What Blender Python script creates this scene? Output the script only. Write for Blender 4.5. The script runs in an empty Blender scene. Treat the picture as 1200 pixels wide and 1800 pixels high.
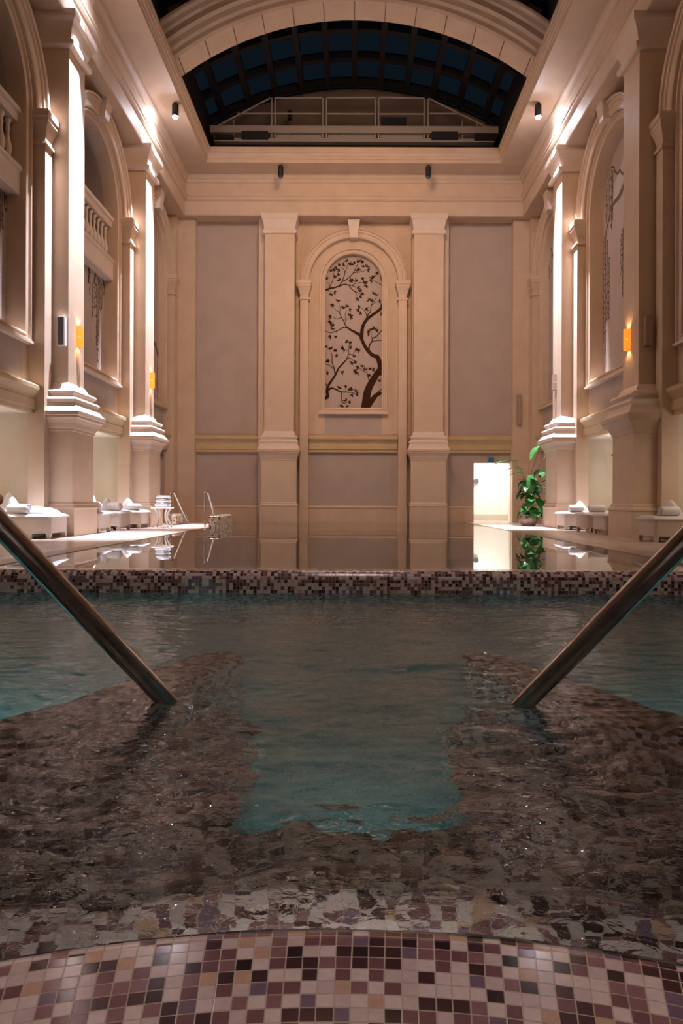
import bpy, bmesh, math, random
from mathutils import Vector, Matrix, noise
C = bpy.context
S = C.scene
COL = S.collection
PI = math.pi
random.seed(7)
cos, sin = math.cos, math.sin

# ------------------------------------------------------------------ camera
cam_d = bpy.data.cameras.new('camera')
cam_d.sensor_width = 36; cam_d.lens = 24
cam_d.shift_x = -20/1800; cam_d.shift_y = -19/1800
cam_d.clip_start = .05; cam_d.clip_end = 200
cam = bpy.data.objects.new('camera', cam_d); COL.objects.link(cam)
CAMZ = .70
cam.location = (0, 0, CAMZ); cam.rotation_euler = (PI/2, -.0035, 0)
S.camera = cam
# ------------------------------------------------------------------ colour management, world
S.view_settings.view_transform = 'Standard'; S.view_settings.look = 'None'
S.view_settings.gamma = 1; S.view_settings.use_curve_mapping = False
S.view_settings.exposure = 0.0
W = bpy.data.worlds.new('night_sky'); S.world = W; W.use_nodes = True
W.node_tree.nodes['Background'].inputs[0].default_value = (.011, .016, .022, 1)
W.node_tree.nodes['Background'].inputs[1].default_value = 1.0

# ------------------------------------------------------------------ lights
def lamp(kind, loc, energy, color, target=None, **kw):
    d = bpy.data.lights.new('lamp', kind); d.energy = energy; d.color = color
    for k, v in kw.items(): setattr(d, k, v)
    o = bpy.data.objects.new('lamp', d); COL.objects.link(o); o.location = loc
    if target is not None:
        o.rotation_euler = (Vector(target)-Vector(loc)).to_track_quat('-Z', 'Y').to_euler()
    return o
COOL = (.84, .85, 1.0); WARM = (1.0, .62, .38); SOFT = (1.0, .80, .62)
# added warm fill lamps without fixtures, overhead and behind the camera
lamp('AREA', (0, 7.5, 11.6), 50, WARM, (0, 21, 4), size=2.6, spread=math.radians(115))
lamp('AREA', (0, 14.0, 11.6), 250, WARM, (0, 23, 4.5), size=2.2, spread=math.radians(130))
lamp('AREA', (0, 13.5, 11.7), 110, WARM, (0, 15.5, 0), size=3.0)
lamp('AREA', (0, -3.5, 5.0), 25, WARM, (0, 18, 6.5), size=2.5, spread=math.radians(90))
lamp('SPOT', (0, -.3, 6.5), 330, (1, .84, .80), (0, .62, 0), spot_size=math.radians(17), spot_blend=.7, shadow_soft_size=.15)  # added spot without a fixture, brightens the landing tiles
lamp('AREA', (0, 1.2, 9.5), 19, (1, .84, .80), (0, 3.6, 0), size=1.2, spread=math.radians(60))  # added lamp without a fixture, brightens the mosaic rim
# added hidden lamps under the landing's nosing, brightening the sunken steps
for a in (60, 90, 120):
    ca, sa = cos(math.radians(a)), sin(math.radians(a))
    lamp('AREA', (-.02+1.345*ca, -.45+1.345*sa, .10), .5, (1, .90, .86), (-.02+1.9*ca, -.45+1.9*sa, -.45), shape='RECTANGLE', size=.45, size_y=.03)
# shower passage behind the doorway
lamp('AREA', (4.75, 24.3, 2.5), 75, (1, .95, .89), (4.75, 24.3, 0), size=1.0)
# alcove downlights, and added upward lamps that brighten their ceilings
for sx in (-1, 1):
    for yy in (11.31, 16.29):
        lamp('AREA', (sx*7.1, yy, 2.28), 19, (1, .74, .54) if yy < 12 else (1, .86, .66), (sx*7.2, yy, 0), size=1.2)
        lamp('AREA', (sx*7.0, yy, 1.75), 24, (1, .90, .80), (sx*7.2, yy, 2.4), size=1.0)
# underwater lamps of the whirlpool, hidden free in the water, facing away from the steps
TEAL = (.22, .85, .88)
lamp('AREA', (0, 1.80, -.16), .95, TEAL, (0, 2.6, -.70), size=.25)
for sx, e in ((-1, 7.5), (1, 4.5)):
    lamp('AREA', (sx*1.35, 1.75, -.10), e, TEAL, (sx*1.9, 2.9, -.70), size=.3)

# ------------------------------------------------------------------ materials
def mat(name, col, rough=.6, metal=0, spec=.5, noise_amt=0, noise_scale=3, bump=0, bump_scale=40, **kw):
    m = bpy.data.materials.new(name); m.use_nodes = True
    nt = m.node_tree; b = nt.nodes['Principled BSDF']
    b.inputs['Base Color'].default_value = (*col, 1); b.inputs['Roughness'].default_value = rough
    b.inputs['Metallic'].default_value = metal
    b.inputs['Specular IOR Level'].default_value = spec
    for k, v in kw.items(): b.inputs[k].default_value = v
    tc = nt.nodes.new('ShaderNodeTexCoord')
    if noise_amt:
        n = nt.nodes.new('ShaderNodeTexNoise'); n.inputs['Scale'].default_value = noise_scale; n.inputs['Detail'].default_value = 5
        nt.links.new(tc.outputs['Object'], n.inputs['Vector'])
        r = nt.nodes.new('ShaderNodeValToRGB')
        r.color_ramp.elements[0].position = .3; r.color_ramp.elements[1].position = .7
        r.color_ramp.elements[0].color = (*[max(0, c*(1-noise_amt)) for c in col], 1)
        r.color_ramp.elements[1].color = (*[min(1, c*(1+noise_amt)) for c in col], 1)
        nt.links.new(n.outputs['Fac'], r.inputs['Fac']); nt.links.new(r.outputs[0], b.inputs['Base Color'])
    if bump:
        n = nt.nodes.new('ShaderNodeTexNoise'); n.inputs['Scale'].default_value = bump_scale; n.inputs['Detail'].default_value = 4
        nt.links.new(tc.outputs['Object'], n.inputs['Vector'])
        bn = nt.nodes.new('ShaderNodeBump'); bn.inputs['Strength'].default_value = bump; bn.inputs['Distance'].default_value = .01
        nt.links.new(n.outputs['Fac'], bn.inputs['Height']); nt.links.new(bn.outputs[0], b.inputs['Normal'])
    return m

STONE = mat('peach_limestone', (.60, .455, .345), .55, noise_amt=.06, noise_scale=2.2, bump=.12, bump_scale=25)
MOULD = mat('pale_limestone', (.68, .56, .48), .5, noise_amt=.04, noise_scale=3, bump=.08)
PANEL = mat('mauve_plaster', (.44, .355, .32), .8, noise_amt=.05, noise_scale=1.5, bump=.25, bump_scale=60)
BELT = mat('ochre_limestone', (.55, .41, .24), .5, noise_amt=.06)
ALCOVE = mat('cream_plaster', (.62, .54, .44), .7, noise_amt=.03)
WHITEW = mat('white_plaster', (.85, .82, .76), .6)
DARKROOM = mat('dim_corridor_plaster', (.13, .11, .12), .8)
WILLOW = mat('faded_bronze_paint', (.15, .10, .065), .8, spec=.15)
MURAL = mat('bronze_paint', (.045, .018, .007), .8, spec=.15)
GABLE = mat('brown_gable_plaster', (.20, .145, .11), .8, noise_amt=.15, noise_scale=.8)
JOINT = mat('joint_filler', (.16, .11, .08), .9)
BLACK = mat('black_metal', (.012, .012, .016), .45)
BARS = mat('dark_bronze_frame', (.006, .005, .006), .55)
CASTG = mat('dusty_grey_metal', (.36, .31, .28), .6)
CHROME = mat('stainless_steel', (.50, .46, .43), .17, metal=1, noise_amt=.18, noise_scale=14, bump=.03, bump_scale=60)
RESIN = None
TOWEL = mat('white_terry', (.74, .72, .74), .95, bump=.5, bump_scale=180)
LINEN = mat('white_cover', (.66, .63, .63), .9, bump=.35, bump_scale=120)
LEAF = mat('leaf_green', (.045, .17, .045), .24, noise_amt=.35, noise_scale=9)
STALK = mat('stalk_green', (.10, .16, .05), .5)
POT = mat('mosaic_pot', (.30, .20, .17), .25, noise_amt=.5, noise_scale=45, bump=.4, bump_scale=60)
SOIL = mat('soil', (.03, .02, .015), .9)
WHITEP = mat('white_painted_metal', (.85, .82, .78), .4)
SKIN = mat('skin', (.75, .36, .27), .5, **{'Subsurface Weight': .15})
BLUE = mat('blue_plastic', (.02, .16, .42), .4)
GREYP = mat('grey_grille_cloth', (.10, .095, .11), .7)
TANP = mat('beige_plastic', (.38, .26, .20), .5)
EMBRO = mat('navy_thread', (.06, .06, .16), .8)

def mosaic(name, tile=.02, grout=(.45, .36, .29), cols=None, rough=.12, bumpy=True):
    m = bpy.data.materials.new(name); m.use_nodes = True; nt = m.node_tree; L = nt.links; N = nt.nodes
    b = N['Principled BSDF']; b.inputs['Roughness'].default_value = rough
    uv = N.new('ShaderNodeUVMap')
    sc = N.new('ShaderNodeVectorMath'); sc.operation = 'SCALE'; sc.inputs['Scale'].default_value = 1/tile
    L.new(uv.outputs[0], sc.inputs[0])
    fl = N.new('ShaderNodeVectorMath'); fl.operation = 'FLOOR'; L.new(sc.outputs[0], fl.inputs[0])
    fr = N.new('ShaderNodeVectorMath'); fr.operation = 'FRACTION'; L.new(sc.outputs[0], fr.inputs[0])
    wn = N.new('ShaderNodeTexWhiteNoise'); wn.noise_dimensions = '2D'; L.new(fl.outputs[0], wn.inputs['Vector'])
    ramp = N.new('ShaderNodeValToRGB'); ramp.color_ramp.interpolation = 'CONSTANT'
    cols = cols or [(0, (.62, .50, .48)), (.30, (.54, .42, .41)), (.43, (.17, .075, .085)), (.63, (.24, .12, .13)),
                    (.73, (.055, .022, .027)), (.87, (.03, .014, .019)), (.90, (.17, .11, .16)), (.95, (.50, .31, .22))]
    e = ramp.color_ramp.elements
    while len(e) < len(cols): e.new(.5)
    for el, (p, c) in zip(e, cols): el.position = p
    for el, (p, c) in zip(e, cols): el.color = (*c, 1)
    L.new(wn.outputs['Value'], ramp.inputs[0])
    # distance to the tile's edge
    sub = N.new('ShaderNodeVectorMath'); sub.operation = 'SUBTRACT'; sub.inputs[1].default_value = (.5, .5, 0); L.new(fr.outputs[0], sub.inputs[0])
    ab = N.new('ShaderNodeVectorMath'); ab.operation = 'ABSOLUTE'; L.new(sub.outputs[0], ab.inputs[0])
    sp = N.new('ShaderNodeSeparateXYZ'); L.new(ab.outputs[0], sp.inputs[0])
    mx = N.new('ShaderNodeMath'); mx.operation = 'MAXIMUM'; L.new(sp.outputs[0], mx.inputs[0]); L.new(sp.outputs[1], mx.inputs[1])
    mr = N.new('ShaderNodeMapRange'); mr.inputs['From Min'].default_value = .44; mr.inputs['From Max'].default_value = .48
    L.new(mx.outputs[0], mr.inputs[0])
    # cloudy glass inside each tile
    no = N.new('ShaderNodeTexNoise'); no.inputs['Scale'].default_value = 90; L.new(uv.outputs[0], no.inputs['Vector'])
    mm = N.new('ShaderNodeMapRange'); mm.inputs['To Min'].default_value = .82; mm.inputs['To Max'].default_value = 1.18; L.new(no.outputs['Fac'], mm.inputs[0])
    vs = N.new('ShaderNodeVectorMath'); vs.operation = 'SCALE'; L.new(ramp.outputs[0], vs.inputs[0]); L.new(mm.outputs[0], vs.inputs['Scale'])
    mix = N.new('ShaderNodeMix'); mix.data_type = 'RGBA'; mix.inputs[7].default_value = (*grout, 1)
    L.new(mr.outputs[0], mix.inputs[0]); L.new(vs.outputs[0], mix.inputs[6]); L.new(mix.outputs[2], b.inputs['Base Color'])
    inv = N.new('ShaderNodeMath'); inv.operation = 'SUBTRACT'; inv.inputs[0].default_value = 1; L.new(mr.outputs[0], inv.inputs[1])
    add = N.new('ShaderNodeMath'); add.operation = 'MULTIPLY_ADD'; add.inputs[1].default_value = .35; L.new(wn.outputs['Value'], add.inputs[0]); L.new(inv.outputs[0], add.inputs[2])
    bn = N.new('ShaderNodeBump'); bn.inputs['Strength'].default_value = .35; bn.inputs['Distance'].default_value = .0015
    L.new(add.outputs[0], bn.inputs['Height']); L.new(bn.outputs[0], b.inputs['Normal'])
    return m
MOSAIC = mosaic('plum_and_cream_mosaic')
TUBFLOOR = mosaic('pale_pool_mosaic', cols=[(0, (.35, .42, .42)), (.25, (.28, .36, .38)), (.5, (.40, .46, .44)), (.62, (.22, .30, .33)),
                  (.75, (.30, .38, .38)), (.85, (.18, .24, .27)), (.92, (.33, .40, .41)), (.96, (.25, .33, .35))], grout=(.3, .34, .34))
POOLTILE = mosaic('grey_pool_mosaic', cols=[(0, (.24, .22, .20)), (.25, (.20, .18, .17)), (.5, (.27, .25, .22)), (.62, (.17, .16, .15)),
                  (.75, (.22, .20, .19)), (.85, (.15, .14, .13)), (.92, (.25, .23, .21)), (.96, (.2, .18, .17))], grout=(.25, .23, .2))
GOLDMOS = mosaic('gold_and_cream_mosaic', cols=[(0, (.62, .52, .42)), (.35, (.30, .17, .08)), (.5, (.66, .58, .48)), (.62, (.10, .05, .03)),
                  (.75, (.55, .42, .28)), (.85, (.05, .03, .03)), (.92, (.5, .4, .3)), (.96, (.25, .15, .09))], tile=.035)

def resin():
    m = mat('woven_resin', (.60, .50, .43), .6)
    nt = m.node_tree; N = nt.nodes; L = nt.links; b = N['Principled BSDF']
    tc = N.new('ShaderNodeTexCoord'); w1 = N.new('ShaderNodeTexChecker'); w1.inputs['Scale'].default_value = 90
    w1.inputs[1].default_value = (.62, .53, .46, 1); w1.inputs[2].default_value = (.52, .43, .37, 1)
    L.new(tc.outputs['Object'], w1.inputs[0]); L.new(w1.outputs[0], b.inputs['Base Color'])
    bn = N.new('ShaderNodeBump'); bn.inputs['Strength'].default_value = .3; bn.inputs['Distance'].default_value = .003
    L.new(w1.outputs[1], bn.inputs['Height']); L.new(bn.outputs[0], b.inputs['Normal'])
    return m
RESIN = resin()

def marble():
    m = bpy.data.materials.new('polished_pink_marble'); m.use_nodes = True; nt = m.node_tree; N = nt.nodes; L = nt.links
    b = N['Principled BSDF']; b.inputs['Roughness'].default_value = .22
    uv = N.new('ShaderNodeUVMap')
    br = N.new('ShaderNodeTexBrick'); br.inputs['Scale'].default_value = 1; br.offset = .0
    br.inputs['Brick Width'].default_value = .6; br.inputs['Row Height'].default_value = .6; br.inputs['Mortar Size'].default_value = .003
    br.inputs['Color1'].default_value = (.58, .49, .43, 1); br.inputs['Color2'].default_value = (.51, .42, .37, 1); br.inputs['Mortar'].default_value = (.28, .2, .16, 1)
    L.new(uv.outputs[0], br.inputs[0])
    n = N.new('ShaderNodeTexNoise'); n.inputs['Scale'].default_value = 2.5; n.inputs['Detail'].default_value = 8; n.inputs['Distortion'].default_value = 1.2
    L.new(uv.outputs[0], n.inputs['Vector'])
    mr = N.new('ShaderNodeMapRange'); mr.inputs['From Min'].default_value = .35; mr.inputs['From Max'].default_value = .65
    mr.inputs['To Min'].default_value = .85; mr.inputs['To Max'].default_value = 1.15; L.new(n.outputs['Fac'], mr.inputs[0])
    vs = N.new('ShaderNodeVectorMath'); vs.operation = 'SCALE'; L.new(br.outputs[0], vs.inputs[0]); L.new(mr.outputs[0], vs.inputs['Scale'])
    L.new(vs.outputs[0], b.inputs['Base Color'])
    return m
MARBLE = marble()
COPING = mat('coping_stone', (.44, .33, .26), .3, noise_amt=.12, noise_scale=5)

def water_clear(name, tint, bump_s, scale, gl=1):
    m = bpy.data.materials.new(name); m.use_nodes = True; nt = m.node_tree; N = nt.nodes; L = nt.links
    N.remove(N['Principled BSDF']); out = N['Material Output']
    g = N.new('ShaderNodeBsdfGlossy'); g.inputs['Roughness'].default_value = .0; g.inputs['Color'].default_value = (gl, gl, gl*1.1 if gl < 1 else 1, 1)
    t = N.new('ShaderNodeBsdfTransparent'); t.inputs['Color'].default_value = (*tint, 1)
    f = N.new('ShaderNodeFresnel'); f.inputs['IOR'].default_value = 1.33
    mx = N.new('ShaderNodeMixShader'); L.new(f.outputs[0], mx.inputs[0]); L.new(t.outputs[0], mx.inputs[1]); L.new(g.outputs[0], mx.inputs[2])
    tc = N.new('ShaderNodeTexCoord'); mp = N.new('ShaderNodeMapping'); mp.inputs['Scale'].default_value = scale
    n = N.new('ShaderNodeTexNoise'); n.inputs['Scale'].default_value = 1; n.inputs['Detail'].default_value = 3
    L.new(tc.outputs['Object'], mp.inputs[0]); L.new(mp.outputs[0], n.inputs['Vector'])
    bn = N.new('ShaderNodeBump'); bn.inputs['Strength'].default_value = bump_s; bn.inputs['Distance'].default_value = .01
    L.new(n.outputs['Fac'], bn.inputs['Height']); L.new(bn.outputs[0], g.inputs['Normal']); L.new(bn.outputs[0], f.inputs['Normal'])
    L.new(mx.outputs[0], out.inputs[0]); return m
POOLWATER = water_clear('still_pool_water', (.55, .60, .58), .05, (2.5, 1.6, 1))

def water_refr(name):
    m = bpy.data.materials.new(name); m.use_nodes = True; nt = m.node_tree; N = nt.nodes; L = nt.links
    N.remove(N['Principled BSDF']); out = N['Material Output']
    tc = N.new('ShaderNodeTexCoord'); mp = N.new('ShaderNodeMapping'); mp.inputs['Scale'].default_value = (1, 1.5, 1)
    n = N.new('ShaderNodeTexNoise'); n.inputs['Scale'].default_value = 24; n.inputs['Detail'].default_value = 3; n.inputs['Roughness'].default_value = .5; n.inputs['Distortion'].default_value = .8
    L.new(tc.outputs['Object'], mp.inputs[0]); L.new(mp.outputs[0], n.inputs['Vector'])
    bn = N.new('ShaderNodeBump'); bn.inputs['Strength'].default_value = .5; bn.inputs['Distance'].default_value = .008
    b2 = N.new('ShaderNodeBump'); b2.inputs['Strength'].default_value = .28; b2.inputs['Distance'].default_value = .006; L.new(n.outputs['Fac'], b2.inputs['Height'])
    L.new(n.outputs['Fac'], bn.inputs['Height'])
    g = N.new('ShaderNodeBsdfGlossy'); g.inputs['Roughness'].default_value = .02
    r = N.new('ShaderNodeBsdfRefraction'); r.inputs['IOR'].default_value = 1.33; r.inputs['Roughness'].default_value = .0; r.inputs['Color'].default_value = (.64, .70, .69, 1)
    t = N.new('ShaderNodeBsdfTransparent'); t.inputs['Color'].default_value = (.85, .95, .94, 1)
    f = N.new('ShaderNodeFresnel'); f.inputs['IOR'].default_value = 1.33
    for q, b_ in ((g, bn), (r, b2), (f, b2)): L.new(b_.outputs[0], q.inputs['Normal'])
    m1 = N.new('ShaderNodeMixShader'); m1.inputs[0].default_value = .04; L.new(r.outputs[0], m1.inputs[1]); L.new(t.outputs[0], m1.inputs[2])
    m2 = N.new('ShaderNodeMixShader'); L.new(f.outputs[0], m2.inputs[0]); L.new(m1.outputs[0], m2.inputs[1]); L.new(g.outputs[0], m2.inputs[2])
    L.new(m2.outputs[0], out.inputs[0]); return m
TUBWATER = water_refr('rippled_whirlpool_water')

GLASS = water_clear('night_glass', (.30, .42, .5), .02, (1, 1, 1), .22)
CLEARG = water_clear('clear_glass', (.9, .92, .9), .0, (1, 1, 1))
def emis(name, col, st):
    m = bpy.data.materials.new(name); m.use_nodes = True; b = m.node_tree.nodes['Principled BSDF']
    b.inputs['Base Color'].default_value = (*col, 1); b.inputs['Emission Color'].default_value = (*col, 1); b.inputs['Emission Strength'].default_value = st
    return m
AMBER = emis('lit_amber_glass', (1, .20, .015), 1.5)
AMBERHOT = emis('lit_amber_glass_core', (1, .36, .07), 3.0)
LEDW = emis('spotlight_lens', (.85, .86, 1), 700)

# ------------------------------------------------------------------ mesh helpers
def boxuv(bm):
    uvl = bm.loops.layers.uv.verify()
    for f in bm.faces:
        n = f.normal; a = max(range(3), key=lambda i: abs(n[i]))
        i, j = ((1, 2), (0, 2), (0, 1))[a]
        for l in f.loops: l[uvl].uv = (l.vert.co[i], l.vert.co[j])
def link(name, bm, m, parent=None, smooth=False, uv=True, recalc=True, mats=None):
    if recalc: bmesh.ops.recalc_face_normals(bm, faces=bm.faces)
    bm.normal_update()
    if uv: boxuv(bm)
    me = bpy.data.meshes.new(name); bm.to_mesh(me); bm.free()
    for mm in (mats or [m]): me.materials.append(mm)
    if smooth:
        for p in me.polygons: p.use_smooth = True
    o = bpy.data.objects.new(name, me); COL.objects.link(o)
    if parent: o.parent = parent
    return o
def tag(o, label=None, cat=None, group=None, kind=None):
    if label: o['label'] = label
    if cat: o['category'] = cat
    if group: o['group'] = group
    if kind: o['kind'] = kind
    return o
def struct(o): o['kind'] = 'structure'; return o
def thing(name, label, cat, loc=(0, 0, 0), rz=0, group=None):
    o = bpy.data.objects.new(name, None); COL.objects.link(o); o.empty_display_size = .1
    o.location = loc; o.rotation_euler = (0, 0, rz); tag(o, label, cat, group); return o
def setpos(t, kids):
    pass
def B(): return bmesh.new()
def quad(bm, pts, mi=0):
    f = bm.faces.new([bm.verts.new(p) for p in pts]); f.material_index = mi; return f
def box(bm, a, b, M=None):
    M = M or (lambda x, y, z: (x, y, z))
    v = [bm.verts.new(M(x, y, z)) for x in (a[0], b[0]) for y in (a[1], b[1]) for z in (a[2], b[2])]
    for q in ((0, 1, 3, 2), (4, 6, 7, 5), (0, 4, 5, 1), (2, 3, 7, 6), (0, 2, 6, 4), (1, 5, 7, 3)): bm.faces.new([v[i] for i in q])
def loft(bm, rings, closed=True, caps=True):
    R = [[bm.verts.new(p) for p in r] for r in rings]
    n = len(R[0])
    for a, b in zip(R, R[1:]):
        for i in range(n if closed else n-1):
            j = (i+1) % n; bm.faces.new((a[i], a[j], b[j], b[i]))
    if caps and closed:
        bm.faces.new(R[0][::-1]); bm.faces.new(R[-1])
    return R
def lathe(bm, prof, c=(0, 0, 0), seg=24, a0=0, a1=2*PI):
    full = abs(a1-a0-2*PI) < 1e-6; k = seg if full else seg+1
    rings = [[(c[0]+r*cos(a0+(a1-a0)*i/seg), c[1]+r*sin(a0+(a1-a0)*i/seg), c[2]+z) for i in range(k)] for r, z in prof]
    loft(bm, rings, closed=full, caps=full)
def tube(bm, pts, rad, seg=12, caps=True):
    pts = [Vector(p) for p in pts]; rs = rad if isinstance(rad, (list, tuple)) else [rad]*len(pts)
    up = None; rings = []
    for i, p in enumerate(pts):
        t = (pts[min(i+1, len(pts)-1)]-pts[max(i-1, 0)]).normalized()
        if up is None:
            up = Vector((0, 0, 1)) if abs(t.z) < .9 else Vector((1, 0, 0))
        up = (up - t*up.dot(t)).normalized(); s = t.cross(up)
        rings.append([p+(up*cos(2*PI*k/seg)+s*sin(2*PI*k/seg))*rs[i] for k in range(seg)])
    loft(bm, rings, caps=caps)
def smoothpts(pts, n=8):
    P = [Vector(p) for p in pts]; out = []
    for i in range(len(P)-1):
        p0 = P[max(i-1, 0)]; p1 = P[i]; p2 = P[i+1]; p3 = P[min(i+2, len(P)-1)]
        for k in range(n):
            t = k/n
            out.append(.5*((2*p1)+(-p0+p2)*t+(2*p0-5*p1+4*p2-p3)*t*t+(-p0+3*p1-3*p2+p3)*t**3))
    out.append(P[-1]); return out

# ------------------------------------------------------------------ wall frames: s along the wall, t up, n out into the room
XW, YB = 6.2, 23.3
ML = lambda s, t, n: (-XW+n, s, t)
MR = lambda s, t, n: (XW-n, s, t)
MB = lambda s, t, n: (s, YB-n, t)
def wbox(bm, M, s0, s1, t0, t1, n0, n1):
    box(bm, (s0, t0, n0), (s1, t1, n1), M)
def arcpts(cx, cz, r, k=32, a0=PI, a1=0): return [(cx+r*cos(a0+(a1-a0)*i/k), cz+r*sin(a0+(a1-a0)*i/k)) for i in range(k+1)]
def wstack(bm, M, c, w, prof, nb=.6):
    loft(bm, [[M(c-w/2-e, t, 0), M(c-w/2-e, t, nb+e), M(c+w/2+e, t, nb+e), M(c+w/2+e, t, 0)] for e, t in prof])
def wsweep(bm, M, path, prof, closed=False):
    """path: (s,t) points with outward side on the left of travel; prof: (offset, n)"""
    n = len(path); rings = []
    for i in range(n):
        p = Vector(path[i])
        a = Vector(path[i-1]) if (i > 0 or closed) else None
        b = Vector(path[(i+1) % n]) if (i < n-1 or closed) else None
        d1 = (p-a).normalized() if a is not None else (b-p).normalized()
        d2 = (b-p).normalized() if b is not None else d1
        n1 = Vector((-d1.y, d1.x)); n2 = Vector((-d2.y, d2.x)); nn = (n1+n2).normalized(); k = 1/max(.3, nn.dot(n1))
        rings.append([M(p.x+nn.x*o*k, p.y+nn.y*o*k, h) for o, h in prof])
    if closed: rings.append(rings[0])
    R = [[bm.verts.new(q) for q in r] for r in rings]
    m = len(prof)
    for a, b in zip(R, R[1:]):
        for i in range(m-1): bm.faces.new((a[i], a[i+1], b[i+1], b[i]))
    if not closed:
        bm.faces.new(R[0]); bm.faces.new(R[-1][::-1])

def arch_face(bm, M, s0, s1, t0, t1, c, hw, zb, zs, nlv, back, mi=0, mback=None, k=28):
    """flat wall rectangle with an arched hole, its reveal and the recessed panel behind it"""
    lo = mi
    def q(*p): quad(bm, [M(*x) for x in p], 0)
    q((s0, t0, nlv), (c-hw, t0, nlv), (c-hw, zs, nlv), (s0, zs, nlv)); q((c+hw, t0, nlv), (s1, t0, nlv), (s1, zs, nlv), (c+hw, zs, nlv))
    quad(bm, [M(c-hw, t0, nlv), M(c+hw, t0, nlv), M(c+hw, zb, nlv), M(c-hw, zb, nlv)], 1)
    A = arcpts(c, zs, hw, k)
    q((s0, zs, nlv), (c-hw, zs, nlv), (c-hw, t1, nlv), (s0, t1, nlv)); q((c+hw, zs, nlv), (s1, zs, nlv), (s1, t1, nlv), (c+hw, t1, nlv))
    for a, b in zip(A, A[1:]): q((a[0], a[1], nlv), (b[0], b[1], nlv), (b[0], t1, nlv), (a[0], t1, nlv))
    loop = [(c+hw, zs), (c+hw, zb), (c-hw, zb), (c-hw, zs)] + A[1:]
    for a, b in zip(loop, loop[1:]): q((a[0], a[1], nlv), (b[0], b[1], nlv), (b[0], b[1], back), (a[0], a[1], back))
    return A
def arch_panel(bm, M, c, hw, zb, zs, n, mi=0):
    A = arcpts(c, zs, hw, 28)
    quad(bm, [M(p[0], p[1], n) for p in [(c-hw, zb)]+A+[(c+hw, zb)]], mi)

ZE, ZS = 10.2, 8.15          # entablature bottom, arch springing
BAYS = [11.31, 16.29]; COLS = [13.8, 18.78]; B3 = 20.9
HWN, ZN = 1.50, 3.86

# ------------------------------------------------------------------ floor and pools
bm = B()
for a, b in (((-8.8, 4.3), (-4.1, 23.3)), ((4.1, 4.3), (8.8, 23.3)), ((-8.8, -5), (-3.4, 4.3)), ((3.4, -5), (8.8, 4.3)), ((4.0, 23.3), (6.2, 26))):
    box(bm, (a[0], a[1], -.12), (b[0], b[1], 0))
struct(link('floor', bm, MARBLE))
bm = B()
box(bm, (-4.1, 4.3, -.12), (-3.8, 18.6, .002)); box(bm, (3.8, 4.3, -.12), (4.1, 23.3, .002))
struct(link('trim_1', bm, COPING))
bm = B()     # basin of the long pool
def openbox(bm, a, b):
    x0, y0, z0 = a; x1, y1, z1 = b
    quad(bm, [(x0, y0, z0), (x1, y0, z0), (x1, y1, z0), (x0, y1, z0)])
    quad(bm, [(x0, y0, z0), (x0, y1, z0), (x0, y1, z1), (x0, y0, z1)]); quad(bm, [(x1, y0, z0), (x1, y1, z0), (x1, y1, z1), (x1, y0, z1)])
    quad(bm, [(x0, y0, z0), (x1, y0, z0), (x1, y0, z1), (x0, y0, z1)]); quad(bm, [(x0, y1, z0), (x1, y1, z0), (x1, y1, z1), (x0, y1, z1)])
openbox(bm, (-3.8, 4.28, -1.3), (3.8, 23.3, -.01))
for k in range(5): box(bm, (-5.05, 18.7+.3*k, -1.3), (-3.8, 19.0+.3*k, -.2-.2*k))
tag(struct(link('trim_2', bm, POOLTILE)), kind='structure')
bm = B(); quad(bm, [(-3.8, 4.27, -.005), (3.8, 4.27, -.005), (3.8, 23.3, -.005), (-3.8, 23.3, -.005)])
quad(bm, [(-5.05, 18.65, -.005), (-3.8, 18.65, -.005), (-3.8, 23.3, -.005), (-5.05, 23.3, -.005)])
tag(link('pool_water', bm, POOLWATER, recalc=False), 'still dark water of the long swimming pool mirroring the far wall', 'water', kind='stuff')

# mosaic rim between the whirlpool and the long pool
def ribbon(bm, prof, x0, x1, n=1):
    uvl = bm.loops.layers.uv.verify(); acc = 0
    for (a, b) in zip(prof, prof[1:]):
        d = math.hypot(b[0]-a[0], b[1]-a[1])
        f = quad(bm, [(x0, *a), (x1, *a), (x1, *b), (x0, *b)])
        for l, uv in zip(f.loops, ((x0, acc), (x1, acc), (x1, acc+d), (x0, acc+d))): l[uvl].uv = uv
        acc += d
prof = [(3.99, -.72), (3.99, .235)]+[(4.045-.055*cos(a), .235+.055*sin(a)) for a in [PI/2*k/6 for k in range(1, 7)]]+[(4.16, .288), (4.24, .27), (4.28, .23), (4.29, .16), (4.29, -.6)]
bm = B(); ribbon(bm, prof, -3.5, 3.5)
tag(link('pool_rim', bm, MOSAIC, uv=False, smooth=True), 'rounded mosaic rim wall between the whirlpool and the long pool', 'rim')

# whirlpool basin
WZ = .16
bm = B()
openbox(bm, (-3.4, -1.5, -.70), (3.4, 4.05, .14))
struct(link('trim_3', bm, TUBFLOOR))
bm = B()
for sx in (-1, 1): box(bm, (sx*3.4, -1.5, -.05), (sx*3.75, 4.29, .29))
box(bm, (-3.75, -1.9, -.05), (3.75, -1.5, .29))
struct(link('trim_4', bm, MOSAIC))
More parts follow.
